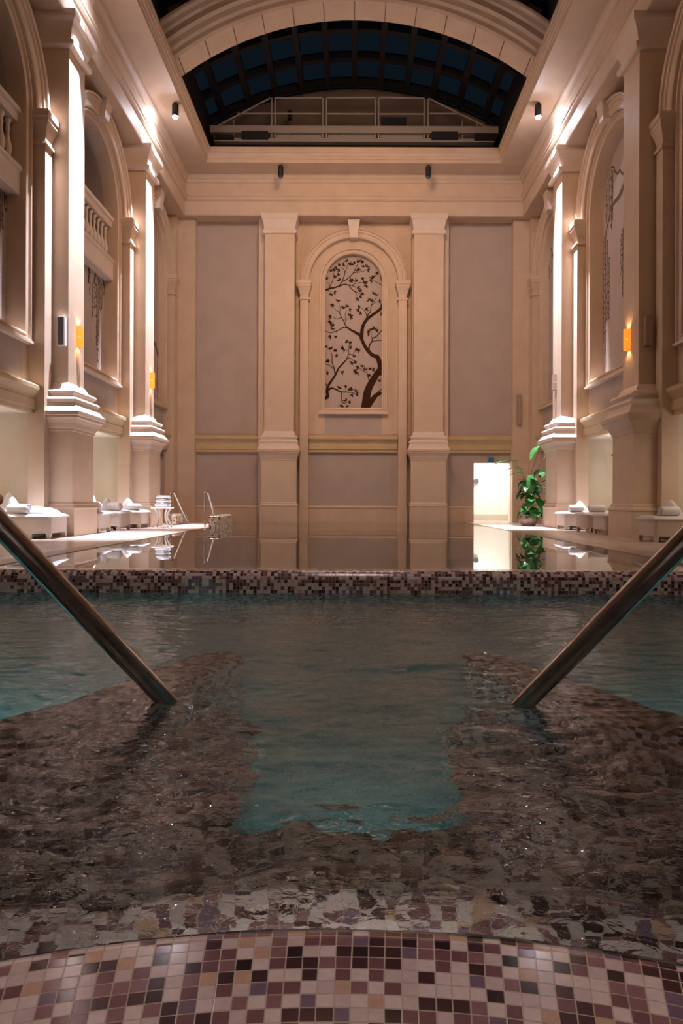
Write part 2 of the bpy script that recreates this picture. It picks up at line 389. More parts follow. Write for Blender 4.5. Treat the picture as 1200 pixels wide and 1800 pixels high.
# round landing and its steps
def stepuv(bm, prof, c, a0, a1, seg):
    uvl = bm.loops.layers.uv.verify(); acc = 0
    for (r0, z0), (r1, z1) in zip(prof, prof[1:]):
        d = math.hypot(r1-r0, z1-z0)
        for i in range(seg):
            A0 = a0+(a1-a0)*i/seg; A1 = a0+(a1-a0)*(i+1)/seg
            f = quad(bm, [(c[0]+r*cos(a), c[1]+r*sin(a), z) for r, z, a in ((r0, z0, A0), (r0, z0, A1), (r1, z1, A1), (r1, z1, A0))])
            for l, uv in zip(f.loops, ((A0*1.3, acc), (A1*1.3, acc), (A1*1.3, acc+d), (A0*1.3, acc+d))): l[uvl].uv = uv
        acc += d
LC = (-.02, -.45)
T = .166
prof = [(.35, T), (1.10, T)]+[(1.285+.05*sin(a), T-.05+.05*cos(a)) for a in [PI/2*k/6 for k in range(0, 7)]]+[(1.335, -.02)]
prof += [(1.56, -.03), (1.585, -.04), (1.59, -.06), (1.59, -.20), (1.84, -.21), (1.86, -.23), (1.86, -.38), (2.12, -.39), (2.14, -.41), (2.14, -.70)]
bm = B(); stepuv(bm, prof, LC, math.radians(8), math.radians(172), 90)
tag(link('landing_steps', bm, MOSAIC, uv=False, smooth=False), 'curved plum and cream mosaic steps leading down into the whirlpool in the foreground', 'steps')
# parapets just under the surface, and benches inside them
for sx, lab in ((-1, 'left'), (1, 'right')):
    ctr = [(-.45, 2.46), (-.50, 2.30), (-.57, 2.13), (-.66, 1.89), (-.76, 1.71), (-.90, 1.53), (-1.12, 1.30), (-1.45, 1.08), (-1.9, .9)]
    cs = [Vector((x*(-sx), y, 0)) if sx > 0 else Vector((x, y, 0)) for x, y in ctr]
    P = smoothpts(cs, 5); bm = B(); uvl = bm.loops.layers.uv.verify()
    pr = [(-.10, -.70), (-.10, .115)]+[(-.07-.03*cos(a), .115+.03*sin(a)) for a in (PI/6, PI/3, PI/2)]+[(.07, .145)]+[(.07+.03*sin(a), .115+.03*cos(a)) for a in (PI/6, PI/3, PI/2)]+[(.10, -.70)]
    rings = []; arc = [0]
    for i, p in enumerate(P):
        t = (P[min(i+1, len(P)-1)]-P[max(i-1, 0)]).normalized(); nn = Vector((-t.y, t.x, 0))
        if i: arc.append(arc[-1]+(P[i]-P[i-1]).length)
        sc = min(1, math.sqrt(max(0.02, 1-(1-min(arc[-1], .1)/.1)**2)))
        rings.append([(p.x+nn.x*o*sc, p.y+nn.y*o*sc, z) for o, z in pr])
    vacc = [0]
    for a, b in zip(pr, pr[1:]): vacc.append(vacc[-1]+math.hypot(b[0]-a[0], b[1]-a[1]))
    for i in range(len(rings)-1):
        for j in range(len(pr)-1):
            f = quad(bm, [rings[i][j], rings[i+1][j], rings[i+1][j+1], rings[i][j+1]])
            for l, uv in zip(f.loops, ((arc[i], vacc[j]), (arc[i+1], vacc[j]), (arc[i+1], vacc[j+1]), (arc[i], vacc[j+1]))): l[uvl].uv = uv
    bm.faces.new([bm.verts.new(q) for q in rings[0]])
    tag(link('submerged_parapet', bm, MOSAIC, uv=False), 'curved mosaic wall just below the water at the foot of the %s handrail' % lab, 'pool wall')
    bm = B()
    poly = [(-.24, .75), (-.27, 2.02), (-.38, 2.18), (-.5, 2.15), (-.60, 1.9), (-.72, 1.68), (-.95, 1.42), (-1.4, 1.05), (-1.8, .8)]
    if sx > 0: poly = [(-x, y) for x, y in poly]
    loft(bm, [[(x, y, -.70) for x, y in poly], [(x, y, -.24) for x, y in poly], [(x*.995, y, -.23) for x, y in poly]])
    tag(link('underwater_bench', bm, MOSAIC), 'sunken mosaic bench under the water beside the %s handrail' % lab, 'bench')

# whirlpool water: a real rippled surface
def ripple(x, y):
    h = 0
    h += .0042*noise.noise(Vector((x*4.3, y*5.5, 1.3)))+.0034*noise.noise(Vector((x*9, y*13, 5.1)))+.0030*noise.noise(Vector((x*21, y*30, 9.7)))+.0009*noise.noise(Vector((x*50, y*60, 3.7)))
    dx, dy = x-.07, y-2.45; r = math.hypot(dx, dy*1.3)
    h += .011*math.exp(-((r-.33)/.05)**2)*(.5+.5*math.sin(2.5+math.atan2(dy, dx)*1.0))*(.7+.6*noise.noise(Vector((x*12, y*12, 4)))) - .007*math.exp(-(r/.26)**2)+.004*math.exp(-((r-.62)/.07)**2)*max(0, dy)/max(r, .01)
    edge = math.hypot(x-LC[0], y-LC[1])
    k = min(1, max(.12, (edge-1.24)/.09)); return h*k
bm = B()
NX, NY = 330, 460
x0, x1, y0, y1 = -3.4, 3.4, .25, 3.992
def ycoord(j): u = j/NY; return y0+(y1-y0)*(u**1.35)
def xcoord(i): u = i/NX*2-1; return (abs(u)**1.3)*(1 if u > 0 else -1)*3.4
G = [[bm.verts.new((xcoord(i), ycoord(j), WZ+ripple(xcoord(i), ycoord(j)))) for i in range(NX+1)] for j in range(NY+1)]
for j in range(NY):
    for i in range(NX): bm.faces.new((G[j][i], G[j][i+1], G[j+1][i+1], G[j+1][i]))
quad(bm, [(-3.4, -1.5, WZ), (3.4, -1.5, WZ), (3.4, .25, WZ), (-3.4, .25, WZ)])
wt = link('whirlpool_water', bm, TUBWATER, uv=False, recalc=False, smooth=True)
tag(wt, 'rippling dark teal whirlpool water in the foreground', 'water', kind='stuff')

# ------------------------------------------------------------------ side walls
for side, M, nm in ((-1, ML, 'left'), (1, MR, 'right')):
    bm = B()
    def q(*p, mi=0): quad(bm, [M(*x) for x in p], mi)
    def rect(s0, s1, t0, t1, n=0, mi=0): q((s0, t0, n), (s1, t0, n), (s1, t1, n), (s0, t1, n), mi=mi)
    rect(-5, 8.81, 0, ZE)
    for c in BAYS:
        s0, s1 = c-2.49, c+2.49
        # alcove below the belt
        rect(s0, c-1.9, 0, 2.38); rect(c+1.9, s1, 0, 2.38); rect(s0, s1, 2.38, 3.0)
        for e in (c-1.9, c+1.9): q((e, 0, 0), (e, 2.38, 0), (e, 2.38, -2.6), (e, 0, -2.6), mi=2)
        q((c-1.9, 0, -2.6), (c+1.9, 0, -2.6), (c+1.9, 2.38, -2.6), (c-1.9, 2.38, -2.6), mi=2)
        q((c-1.9, 2.38, 0), (c+1.9, 2.38, 0), (c+1.9, 2.38, -2.6), (c-1.9, 2.38, -2.6), mi=3)
        op = side < 0
        arch_face(bm, M, s0, s1, 3.0, ZE, c, HWN, ZN, ZS, 0, -.30, 1)
        if op:
            q((c-HWN, ZN, -.3), (c+HWN, ZN, -.3), (c+HWN, 6.5, -.3), (c-HWN, 6.5, -.3), mi=1)
            q((c-HWN, 6.9, -.3), (c+HWN, 6.9, -.3), (c+HWN, 6.9, -2.6), (c-HWN, 6.9, -2.6), mi=0)
            A = [(c+HWN, 6.9), (c+HWN, ZS)]+arcpts(c, ZS, HWN, 28, 0, PI)[1:]+[(c-HWN, 6.9)]
            for a, b in zip(A, A[1:]): q((a[0], a[1], -.3), (b[0], b[1], -.3), (b[0], b[1], -.85), (a[0], a[1], -.85), mi=1)
            # dim gallery behind
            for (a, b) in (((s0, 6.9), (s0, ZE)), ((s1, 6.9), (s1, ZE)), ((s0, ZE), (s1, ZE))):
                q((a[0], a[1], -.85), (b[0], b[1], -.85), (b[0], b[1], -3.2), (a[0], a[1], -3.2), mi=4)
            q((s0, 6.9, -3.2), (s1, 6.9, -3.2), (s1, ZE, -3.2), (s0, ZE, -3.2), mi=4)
        else:
            arch_panel(bm, M, c, HWN, ZN, ZS, -.30, 1)
    rect(18.78, YB, 0, 3.0, mi=1)
    arch_face(bm, M, 18.78, YB, 3.0, ZE, B3, 1.40, ZN, ZS, 0, -.18, 1); arch_panel(bm, M, B3, 1.40, ZN, ZS, -.18, 1)
    struct(link('wall_'+nm, bm, None, recalc=False, mats=[STONE, PANEL, ALCOVE, WHITEW, DARKROOM]))
    # plain pier strips by the far corner
    bm = B(); wbox(bm, M, 22.72, YB, 0, ZE, -.02, .3)
    struct(link('trim_5' if side < 0 else 'trim_6', bm, STONE))

# back wall
bm = B()
def q(*p, mi=0): quad(bm, [MB(*x) for x in p], mi)
def rect(s0, s1, t0, t1, n=0, mi=0): q((s0, t0, n), (s1, t0, n), (s1, t1, n), (s0, t1, n), mi=mi)
rect(-XW, -1.95, 0, ZE, mi=1); rect(1.95, 4.12, 0, ZE, mi=1); rect(5.36, XW, 0, ZE, mi=1); rect(4.12, 5.36, 2.02, ZE, mi=1)
rect(-1.95, 1.95, 0, 3.0, mi=1)
arch_face(bm, MB, -1.95, 1.95, 3.0, ZE, 0, .97, 3.88, ZS, 0, -.12, 1); arch_panel(bm, MB, 0, .97, 3.88, ZS, -.12, 1)
# passage behind the doorway
for e in (4.12, 5.36): q((e, 0, 0), (e, 2.02, 0), (e, 2.02, -.25), (e, 0, -.25), mi=3)
q((4.12, 2.02, 0), (5.36, 2.02, 0), (5.36, 2.02, -.25), (4.12, 2.02, -.25), mi=3)
for a, b in (((3.2, -.25), (4.12, -.25)), ((5.36, -.25), (6.4, -.25)), ((3.2, -.25), (3.2, -2)), ((6.4, -.25), (6.4, -2)), ((3.2, -2), (6.4, -2))):
    q((a[0], 0, a[1]), (b[0], 0, b[1]), (b[0], 2.6, b[1]), (a[0], 2.6, a[1]), mi=3)
q((3.2, 2.6, -.25), (6.4, 2.6, -.25), (6.4, 2.6, -2), (3.2, 2.6, -2), mi=3)
struct(link('wall_back', bm, None, recalc=False, mats=[STONE, PANEL, ALCOVE, WHITEW, DARKROOM]))
bm = B(); wbox(bm, MB, 3.2, 6.4, 0, .22, -1.99, -1.95)
struct(link('baseboard_passage', bm, ALCOVE))
bm = B(); lathe(bm, [(.001, 0), (.085, 0), (.10, .02), (.10, .035)], seg=24)
for v in bm.verts: v.co = Vector((4.55+v.co.x, 25.24-v.co.z, 1.45+v.co.y))
tag(link('wall_speaker_disc', bm, GREYP), 'small round grey fixture on the white wall seen through the doorway', 'fixture')
# wall at the entrance end (behind the photographer)
bm = B(); quad(bm, [(-XW, -5, 0), (XW, -5, 0), (XW, -5, 12), (-XW, -5, 12)])
struct(link('wall_entrance', bm, STONE))

# entablature and cornice in one sweep round three walls
def usweep(bm, prof, y0=-5, zx=None):
    R = []
    for n, t in prof: R.append([bm.verts.new(p) for p in ((-XW+n, y0, t), (-XW+n, YB-n, t), (XW-n, YB-n, t), (XW-n, y0, t))])
    for a, b in zip(R, R[1:]):
        for i in range(3): bm.faces.new((a[i], a[i+1], b[i+1], b[i]))
bm = B()
usweep(bm, [(-.02, ZE), (.56, ZE), (.58, ZE+.03), (.58, 10.66), (.62, 10.68), (.66, 10.72), (.66, 10.78), (.69, 10.80), (.69, 10.84), (.60, 10.88), (.60, 11.26), (.64, 11.28), (.66, 11.34), (.72, 11.40), (.74, 11.46), (.74, 11.5),
            (1.50, 11.5), (1.50, 11.60), (1.53, 11.61), (1.53, 11.66), (1.57, 11.70), (1.58, 11.76), (1.61, 11.77), (1.61, 11.84), (1.63, 11.86), (1.63, 11.94), (.0, 11.96)])
struct(link('trim_7', bm, STONE, smooth=False))
# entrance-end ceiling (closes the hall behind the skylight)
bm = B(); box(bm, (-XW, -5, 12.0), (XW, 9.0, 12.15)); struct(link('ceiling', bm, STONE))

# belts
def belt(M, segs, name):
    bm = B()
    for s0, s1 in segs:
        pr = [(0, 2.36), (.10, 2.36), (.10, 2.44), (.13, 2.46), (.13, 2.62), (.11, 2.64), (.14, 2.70), (.20, 2.78), (.22, 2.80), (.22, 2.87), (.16, 2.91), (.03, 2.93), (0, 2.93)]
        loft(bm, [[M(s, t, n) for n, t in pr] for s in (s0, s1)])
    return struct(link(name, bm, BELT))
belt(ML, [(c-1.82, c+1.82) for c in BAYS]+[(19.2, 22.7)], 'trim_8')
belt(MR, [(c-1.82, c+1.82) for c in BAYS]+[(19.2, 22.7)], 'trim_9')
belt(MB, [(-5.36, -3.2), (-1.5, 1.5), (3.2, 5.38)], 'trim_10')
# baseboards
bm = B()
for s0, s1 in ((-5.36, -3.2), (-1.5, 1.5), (3.2, 4.10)):
    loft(bm, [[MB(s, t, n) for n, t in [(0, -.3), (.06, -.3), (.06, .46), (.08, .47), (.08, .50), (.03, .54), (0, .54)]] for s in (s0, s1)])
struct(link('baseboard_back', bm, STONE))
for M, nm in ((ML, 'left'), (MR, 'right')):
    bm = B()
    for s0, s1 in ((19.3, 22.72),):
        loft(bm, [[M(s, t, n) for n, t in [(0, 0), (.06, 0), (.06, .46), (.08, .47), (.08, .50), (.03, .54), (0, .54)]] for s in (s0, s1)])
    struct(link('baseboard_'+nm, bm, STONE))
# flat pilaster strips on the back wall
bm = B()
for s0, s1 in ((-5.92, -5.33), (5.37, 5.92), (-3.2, -1.98), (1.98, 3.2)):
    wbox(bm, MB, s0, s1, -.3, ZE, -.02, .30)
struct(link('trim_11', bm, STONE))

# ------------------------------------------------------------------ columns
PED = [(.21, 0), (.21, .52), (.23, .53), (.23, .56), (.19, .60), (.19, .63), (.15, .67), (.15, 2.04), (.17, 2.05), (.17, 2.09), (.19, 2.12), (.22, 2.20), (.27, 2.27), (.31, 2.30), (.31, 2.33), (.34, 2.35), (.34, 2.42)]
BASE = [(.34, 2.42), (.30, 2.45), (.25, 2.52), (.22, 2.60), (.23, 2.62), (.25, 2.66), (.23, 2.70), (.18, 2.71), (.15, 2.74), (.15, 2.77), (.18, 2.78), (.20, 2.82), (.18, 2.86), (.11, 2.87), (.07, 2.90), (.05, 2.95), (.02, 3.0), (0, 3.02)]
CAP = [(0, 9.58), (.07, 9.58), (.11, 9.61), (.11, 9.70), (.04, 9.72), (.04, 9.78), (.07, 9.90), (.13, 10.04), (.17, 10.08), (.19, 10.10), (.19, 10.24)]
def column(M, c, w, label, group=None, zb=0, e_scale=1):
    loc = M(c, 0, .3)
    t = thing('pilaster_column', label, 'column', loc)
    ox, oy, oz = loc
    MM = lambda s, tt, n: (M(s, tt, n)[0]-ox, M(s, tt, n)[1]-oy, M(s, tt, n)[2]-oz)
    ped = [(e, (tt if tt > 0 else zb)) for e, tt in PED]
    for nm, pr, m in (('pedestal', ped, STONE), ('moulded_base', BASE, MOULD), ('shaft', [(0, 3.02), (0, 9.58)], STONE), ('capital', CAP, MOULD)):
        bm = B(); wstack(bm, MM, c, w, [(e*e_scale, z) for e, z in pr]); link(nm, bm, m, t)
    return t
column(ML, 13.8, .77, 'left side column nearer the camera, with amber sconce lit and pale bright shaft')
column(ML, 18.78, .77, 'left side column farther away, beside the white side table')
column(MR, 13.8, .77, 'right side column nearer the camera, unlit shaft with glowing amber sconce')
column(MR, 18.78, .77, 'right side column farther away, bright shaft, beside the potted plant')
column(MB, -2.46, .98, 'flat column on the far wall, left of the tree mural', zb=-.3, e_scale=.62)
column(MB, 2.50, .98, 'flat column on the far wall, right of the tree mural', zb=-.3, e_scale=.62)

# ------------------------------------------------------------------ arch surrounds and niche frames
def surround(M, c, ro, ri, wp, label, zb=0, npz=.30):
    t = thing('arch_surround', label, 'arch', M(c, 0, .15)); o = t.location.copy()
    MM = lambda s, tt, n: tuple(Vector(M(s, tt, n))-o)
    po, pi_ = ro+.0, ro-wp
    for sg in (-1, 1):
        a, b = sorted((c+sg*po, c+sg*pi_)); cc = (a+b)/2; w = b-a
        bm = B(); wbox(bm, MM, a, b, zb, 7.50, -.02, npz); wbox(bm, MM, a-.03, b+.03, zb, .50, -.02, npz+.04)
        link('pilaster', bm, STONE, t)
        bm = B(); wstack(bm, MM, cc, w, [(0, 7.48), (.03, 7.48), (.04, 7.51), (.03, 7.55), (.0, 7.56), (.0, 7.64), (.03, 7.76), (.07, 7.88), (.09, 7.92), (.09, 7.98), (.11, 8.0), (.11, 8.10), (.09, 8.14)], nb=npz)
        link('impost', bm, STONE, t)
    bm = B()
    pr = [(-(ro-ri), -.02), (-(ro-ri), .16), (-(ro-ri)+.03, .18), (-.14, .18), (-.13, .21), (-.05, .21), (-.04, .25), (0, .27), (.0, -.02)]
    pr = [(o_, h) for o_, h in pr]
    A = arcpts(c, 8.13, ro, 40)       # travel left to right over the arch: left normal is outward
    wsweep(bm, MM, A, pr); link('archivolt', bm, STONE, t)
    bm = B()
    top = min(ZE, 8.13+ro+.24); bot = 8.13+ri-.04
    loft(bm, [[MM(c-.13, bot, 0), MM(c+.13, bot, 0), MM(c+.13, bot, .30), MM(c-.13, bot, .30)],
              [MM(c-.19, top-.06, 0), MM(c+.19, top-.06, 0), MM(c+.19, top-.06, .36), MM(c-.19, top-.06, .36)],
              [MM(c-.21, top, 0), MM(c+.21, top, 0), MM(c+.21, top, .38), MM(c-.21, top, .38)]])
    link('keystone', bm, MOULD, t); return t
def nframe(M, c, hw, zb, w, label, h=.10):
    t = thing('niche_frame', label, 'frame', M(c, zb, 0)); o = t.location.copy()
    MM = lambda s, tt, n: tuple(Vector(M(s, tt, n))-o)
    path = [(c-hw, zb), (c-hw, ZS)]+arcpts(c, ZS, hw, 36)[1:]+[(c+hw, zb)]
    pr = [(0, .0), (.002, h*.5), (w*.25, h*.65), (w*.3, h*.45), (w*.65, h*.5), (w*.72, h*.95), (w*.95, h), (w, h*.8), (w, -.02)]
    bm = B(); wsweep(bm, MM, path, pr, closed=True); link('moulding', bm, STONE, t)
    bm = B(); wbox(bm, MM, c-hw-w-.02, c+hw+w+.02, zb-w-.03, zb-w+.02, -.02, h+.03); link('sill', bm, MOULD, t)
    return t
for M, sd in ((ML, 'left'), (MR, 'right')):
    for c, wh in ((BAYS[0], 'nearest the camera'), (BAYS[1], 'between the two columns')):
        surround(M, c, 2.02, 1.70, .28, 'arch with pilasters on the %s wall, %s' % (sd, wh))
        nframe(M, c, HWN, ZN, .17, 'arched niche frame on the %s wall, %s' % (sd, wh))
    surround(M, B3, 1.82, 1.52, .24, 'arch with pilasters on the %s wall, farthest, next to the back corner' % sd)
    nframe(M, B3, 1.40, ZN, .12, 'arched niche frame on the %s wall, farthest, next to the back corner' % sd)
surround(MB, 0, 1.80, 1.50, .28, 'arch with keystone around the tree mural on the far wall', zb=-.3)
nframe(MB, 0, .97, 3.88, .19, 'arched stone frame directly around the far wall tree mural', .12)

# ------------------------------------------------------------------ balustrades in the left bays
def balustrade(c, label):
    t = thing('balustrade', label, 'balustrade', ML(c, 6.45, -.3)); o = t.location.copy()
    MM = lambda s, tt, n: tuple(Vector(ML(s, tt, n))-o)
    bm = B(); loft(bm, [[MM(s, tt, n) for n, tt in [(-.6, 6.42), (-.08, 6.42), (-.06, 6.46), (-.06, 6.84), (-.02, 6.88), (-.02, 6.94), (-.6, 6.94)]] for s in (c-HWN+.001, c+HWN-.001)])
    link('balcony_slab', bm, MOULD, t)
    bm = B(); loft(bm, [[MM(s, tt, n) for n, tt in [(-.36, 7.80), (-.12, 7.80), (-.10, 7.84), (-.10, 7.93), (-.05, 7.96), (-.05, 8.04), (-.42, 8.04), (-.42, 7.96), (-.36, 7.93)]] for s in (c-HWN+.001, c+HWN-.001)])
    link('handrail', bm, MOULD, t)
    prof = [(.075, 0), (.075, .06), (.05, .08), (.045, .12), (.07, .22), (.085, .30), (.07, .38), (.04, .50), (.032, .60), (.045, .64), (.05, .68), (.035, .70), (.045, .76), (.07, .80), (.07, .86)]
    proto = None
    n = 12
    for i in range(n):
        s = c-HWN+(i+.5)*2*HWN/n
        if proto is None:
            bm = B(); lathe(bm, prof, seg=14); proto = link('baluster', bm, MOULD, t, smooth=True); ob = proto
        else:
            ob = proto.copy(); COL.objects.link(ob); ob.parent = t
        ob.location = MM(s, 6.94, -.24)
for c, wh in ((BAYS[0], 'nearest the camera at the left frame edge'), (BAYS[1], 'between the two columns')):
    balustrade(c, 'stone balcony balustrade in the left wall arch %s' % wh)

# ------------------------------------------------------------------ murals
RC = [0]
def ribbon2d(bm, pts, ws, place, th=.004, n=5):
    RC[0] += 1; th = .003+.00013*(RC[0] % 60)
    """pts 2D, ws widths; place(u,v,h) -> xyz"""
    P = smoothpts([(p[0], p[1], w) for p, w in zip(pts, ws)], n)
    rings = []
    for i, p in enumerate(P):
        a = P[max(i-1, 0)]; b = P[min(i+1, len(P)-1)]
        d = Vector((b.x-a.x, b.y-a.y)); d = d.normalized() if d.length > 0 else Vector((1, 0)); nn = Vector((-d.y, d.x))*max(p.z, .001)/2
        rings.append([place(p.x+nn.x, p.y+nn.y, 0), place(p.x+nn.x, p.y+nn.y, th), place(p.x-nn.x, p.y-nn.y, th), place(p.x-nn.x, p.y-nn.y, 0)])
    loft(bm, rings)
def leaf2d(bm, x, y, ang, L, w, place, th=.004):
    RC[0] += 1; th = .0035+.00017*(RC[0] % 50)
    pts = []
    for t, k in ((0, .05), (.25, .85), (.5, 1), (.8, .55), (1, .02), (.8, -.55), (.5, -1), (.25, -.85)):
        u, v = t*L, k*w/2; pts.append((x+u*cos(ang)-v*sin(ang), y+u*sin(ang)+v*cos(ang)))
    loft(bm, [[place(p[0], p[1], h) for p in pts] for h in (0, th)])

def mural(name, label, M, n, drawer, pm=None):
    o_ = Vector(M(*drawer['base'], n))
    place = lambda u, v, h: tuple(Vector(M(u, v, n+h))-o_)
    bm = B(); drawer['fn'](bm, place)
    o = link(name, bm, MURAL if M is MB else WILLOW); o.location = o_
    tag(o, label, 'mural'); return o

def back_tree(bm, place):
    k = (YB+.12)/1200
    def cv(zx, zy): return ((550+zx/6-620)*k, CAMZ+(881-(430+zy/6))*k)
    sc = k/6
    def br(pts, w0, w1=None):
        w1 = w0 if w1 is None else w1
        q = [cv(*p) for p in pts]
        ws = [(w0+(w1-w0)*i/(len(q)-1))*sc for i in range(len(q))]
        ribbon2d(bm, q, ws, place)
    def lf(zx, zy, deg, L=42, w=14):
        u, v = cv(zx, zy); leaf2d(bm, u, v, math.radians(deg), L*sc, w*sc, place)
    def flower(zx, zy, r=22):
        for a in range(0, 360, 60): lf(zx, zy, a+random.uniform(-15, 15), r*1.15, r*.62)
    def twig(zx, zy, deg=90):
        for d in (-42, 0, 42): lf(zx, zy, deg+d+random.uniform(-14, 14), random.uniform(28, 46), random.uniform(11, 16))
    # trunk and great boughs
    br([(548, 1724), (556, 1650), (568, 1560), (600, 1480), (645, 1400), (700, 1320)], 92, 60)
    br([(700, 1325), (702, 1270), (680, 1200), (655, 1170)], 56, 44)
    br([(668, 1180), (620, 1165), (580, 1125), (540, 1070), (512, 1010), (495, 965), (462, 935)], 42, 30)
    br([(505, 1000), (508, 930), (520, 860), (560, 790), (610, 748), (660, 712), (700, 680), (722, 650)], 40, 26)
    br([(722, 665), (712, 640), (727, 610)], 24, 8)
    br([(465, 945), (430, 920), (390, 900), (350, 868)], 30, 16)
    br([(360, 880), (335, 850), (315, 805), (285, 755), (270, 715), (235, 690), (200, 650)], 12, 4)
    br([(272, 715), (278, 670), (256, 605)], 6, 3)
    br([(335, 830), (336, 790), (333, 730), (348, 700)], 7, 3)
    br([(338, 805), (352, 785), (370, 765)], 5, 3)
    br([(352, 880), (320, 870), (270, 900), (220, 920), (175, 932), (128, 912)], 13, 6)
    br([(240, 908), (240, 945)], 4, 2); br([(290, 770), (240, 785), (200, 762)], 6, 3)
    br([(215, 915), (208, 880)], 4, 2)
    flower(196, 640); twig(256, 605); twig(310, 680); twig(355, 660); twig(372, 690, 10); twig(375, 755, 60); twig(385, 762, -20); twig(188, 762, 170); twig(172, 830, 100); twig(170, 835, 0)
    twig(205, 865); twig(185, 895, 60); twig(185, 968, 200); flower(232, 972, 16)
    # twigs of the upper right bough
    br([(560, 775), (570, 740), (600, 700), (603, 650), (625, 610), (650, 580), (662, 540)], 14, 3); br([(560, 760), (548, 715), (520, 680), (490, 660)], 9, 3)
    br([(610, 640), (650, 610), (680, 600)], 5, 2); br([(700, 690), (712, 720)], 5, 2)
    twig(660, 540); twig(590, 590, 140); twig(600, 600, 60); twig(685, 600, 10); twig(640, 525, 110); twig(490, 660, 170); twig(480, 690, 200); twig(545, 690, 30); twig(500, 710, 230); twig(712, 712, -60)
    # right middle branch
    br([(585, 1105), (590, 1060), (620, 1010), (620, 990), (665, 965), (700, 925), (727, 895)], 16, 8); br([(612, 1030), (650, 1015), (725, 1008)], 8, 4)
    br([(620, 995), (604, 955), (612, 920)], 7, 3)
    flower(580, 915, 20); twig(612, 905); twig(648, 905, 45); twig(655, 905, -10); twig(640, 890, 120); twig(590, 940, 200)
    # stub and bough at bottom right
    br([(700, 1365), (727, 1366)], 26, 26); br([(575, 1700), (620, 1640), (660, 1590), (700, 1570), (727, 1570)], 64, 26)
    br([(660, 1585), (690, 1545), (727, 1520)], 14, 6); twig(690, 1445, 60); twig(665, 1440, 150)
    br([(590, 1440), (575, 1395), (560, 1350), (520, 1330), (480, 1300)], 10, 4); twig(480, 1300, 160); twig(500, 1290, 60); twig(455, 1330, 200); twig(545, 1330, 100); twig(600, 1320, 110); twig(615, 1325, 20); twig(595, 1365, 240); twig(465, 1340, 250)
    # left lower tree
    br([(120, 1620), (150, 1605), (145, 1555), (152, 1500), (180, 1450), (225, 1385), (262, 1310), (300, 1265), (345, 1215)], 36, 13)
    br([(150, 1500), (135, 1480), (124, 1460)], 12, 6)
    br([(345, 1215), (372, 1160), (415, 1158), (445, 1110)], 9, 4); br([(372, 1165), (370, 1110), (375, 1050)], 6, 3); br([(340, 1222), (375, 1195), (410, 1215), (440, 1240)], 8, 4)
    br([(228, 1360), (215, 1300), (195, 1240), (195, 1170), (180, 1120)], 14, 4); br([(205, 1310), (180, 1280), (140, 1265), (122, 1245)], 8, 4); br([(365, 1125), (330, 1105), (310, 1090)], 5, 2)
    br([(260, 1330), (285, 1345)], 5, 3)
    flower(385, 1035, 20); twig(355, 1035, 140); twig(400, 1090, 160); flower(452, 1105, 18); twig(465, 1110, -30); twig(315, 1095, 150); twig(325, 1100, -150); flower(228, 1115, 20); twig(180, 1110, 110); twig(235, 1160, -40); twig(128, 1085, 60)
    twig(430, 1190, 90); flower(440, 1240, 20); twig(410, 1235, 230); twig(160, 1235, 130); twig(145, 1245, 60); twig(135, 1360, 10); twig(290, 1345, -10)
    br([(158, 1540), (185, 1515), (230, 1525), (285, 1552), (340, 1556), (400, 1560), (450, 1580)], 20, 5); br([(287, 1552), (298, 1600), (298, 1650), (325, 1675), (360, 1660)], 11, 4)
    twig(265, 1520, 60); flower(340, 1497, 16); br([(340, 1550), (342, 1500)], 4, 3); twig(370, 1540, 60); twig(385, 1530, 20); twig(410, 1575, 250); twig(440, 1555, 45); twig(450, 1570, -30); flower(380, 1662, 18); twig(350, 1650, 120); twig(305, 1690, 240); twig(345, 1700, -40)
    # branch coming from the upper left
    br([(126, 485), (165, 465), (215, 455), (265, 440), (320, 420), (360, 425), (395, 430), (440, 445)], 22, 5)
    br([(160, 468), (175, 430), (200, 380), (210, 330), (212, 290)], 9, 3); br([(168, 420), (140, 395)], 5, 3); br([(140, 470), (185, 505)], 7, 3)
    br([(265, 440), (300, 385), (325, 310), (320, 270), (290, 240)], 11, 4); br([(328, 300), (350, 240), (360, 195)], 6, 3)
    br([(300, 390), (350, 365), (400, 320), (430, 270), (455, 220), (465, 190)], 11, 4); br([(420, 298), (480, 290), (550, 270)], 6, 3)
    br([(370, 430), (400, 470), (435, 500), (465, 555)], 10, 4); br([(430, 490), (480, 515), (510, 520)], 6, 3); br([(400, 430), (440, 410), (500, 400), (550, 420)], 6, 3)
    for z in ((185, 290, 100), (212, 285, 75), (215, 350, 40), (245, 320, 20), (140, 370, 100), (210, 510, 20), (190, 515, 240), (270, 385, 110), (280, 220, 160), (305, 225, 40), (250, 245, 190), (275, 262, 220), (350, 180, 110), (370, 215, 60), (395, 220, 60),
              (470, 190, 100), (440, 195, 170), (530, 240, 100), (560, 240, 70), (560, 268, -10), (465, 270, 60), (470, 280, 120), (455, 390, 120), (510, 370, 80), (520, 400, 30), (550, 425, -90), (545, 420, 90), (490, 500, 100), (465, 560, 240), (480, 555, 10), (455, 450, -30)): twig(*z)
    flower(510, 182, 20); flower(395, 380, 26); flower(512, 520, 20)
    # upper right corner
    br([(727, 440), (722, 400), (705, 350), (700, 300)], 10, 5); br([(722, 435), (690, 410), (645, 390), (615, 365)], 7, 3); br([(727, 520), (727, 440)], 9, 9)
    flower(665, 302, 18); twig(615, 365, 100); twig(610, 370, 230); twig(625, 345, 60)
mural('wall_mural', 'bronze tree mural with flowering boughs in the far wall arch', MB, -.118, dict(base=(0, 3.9), fn=back_tree))

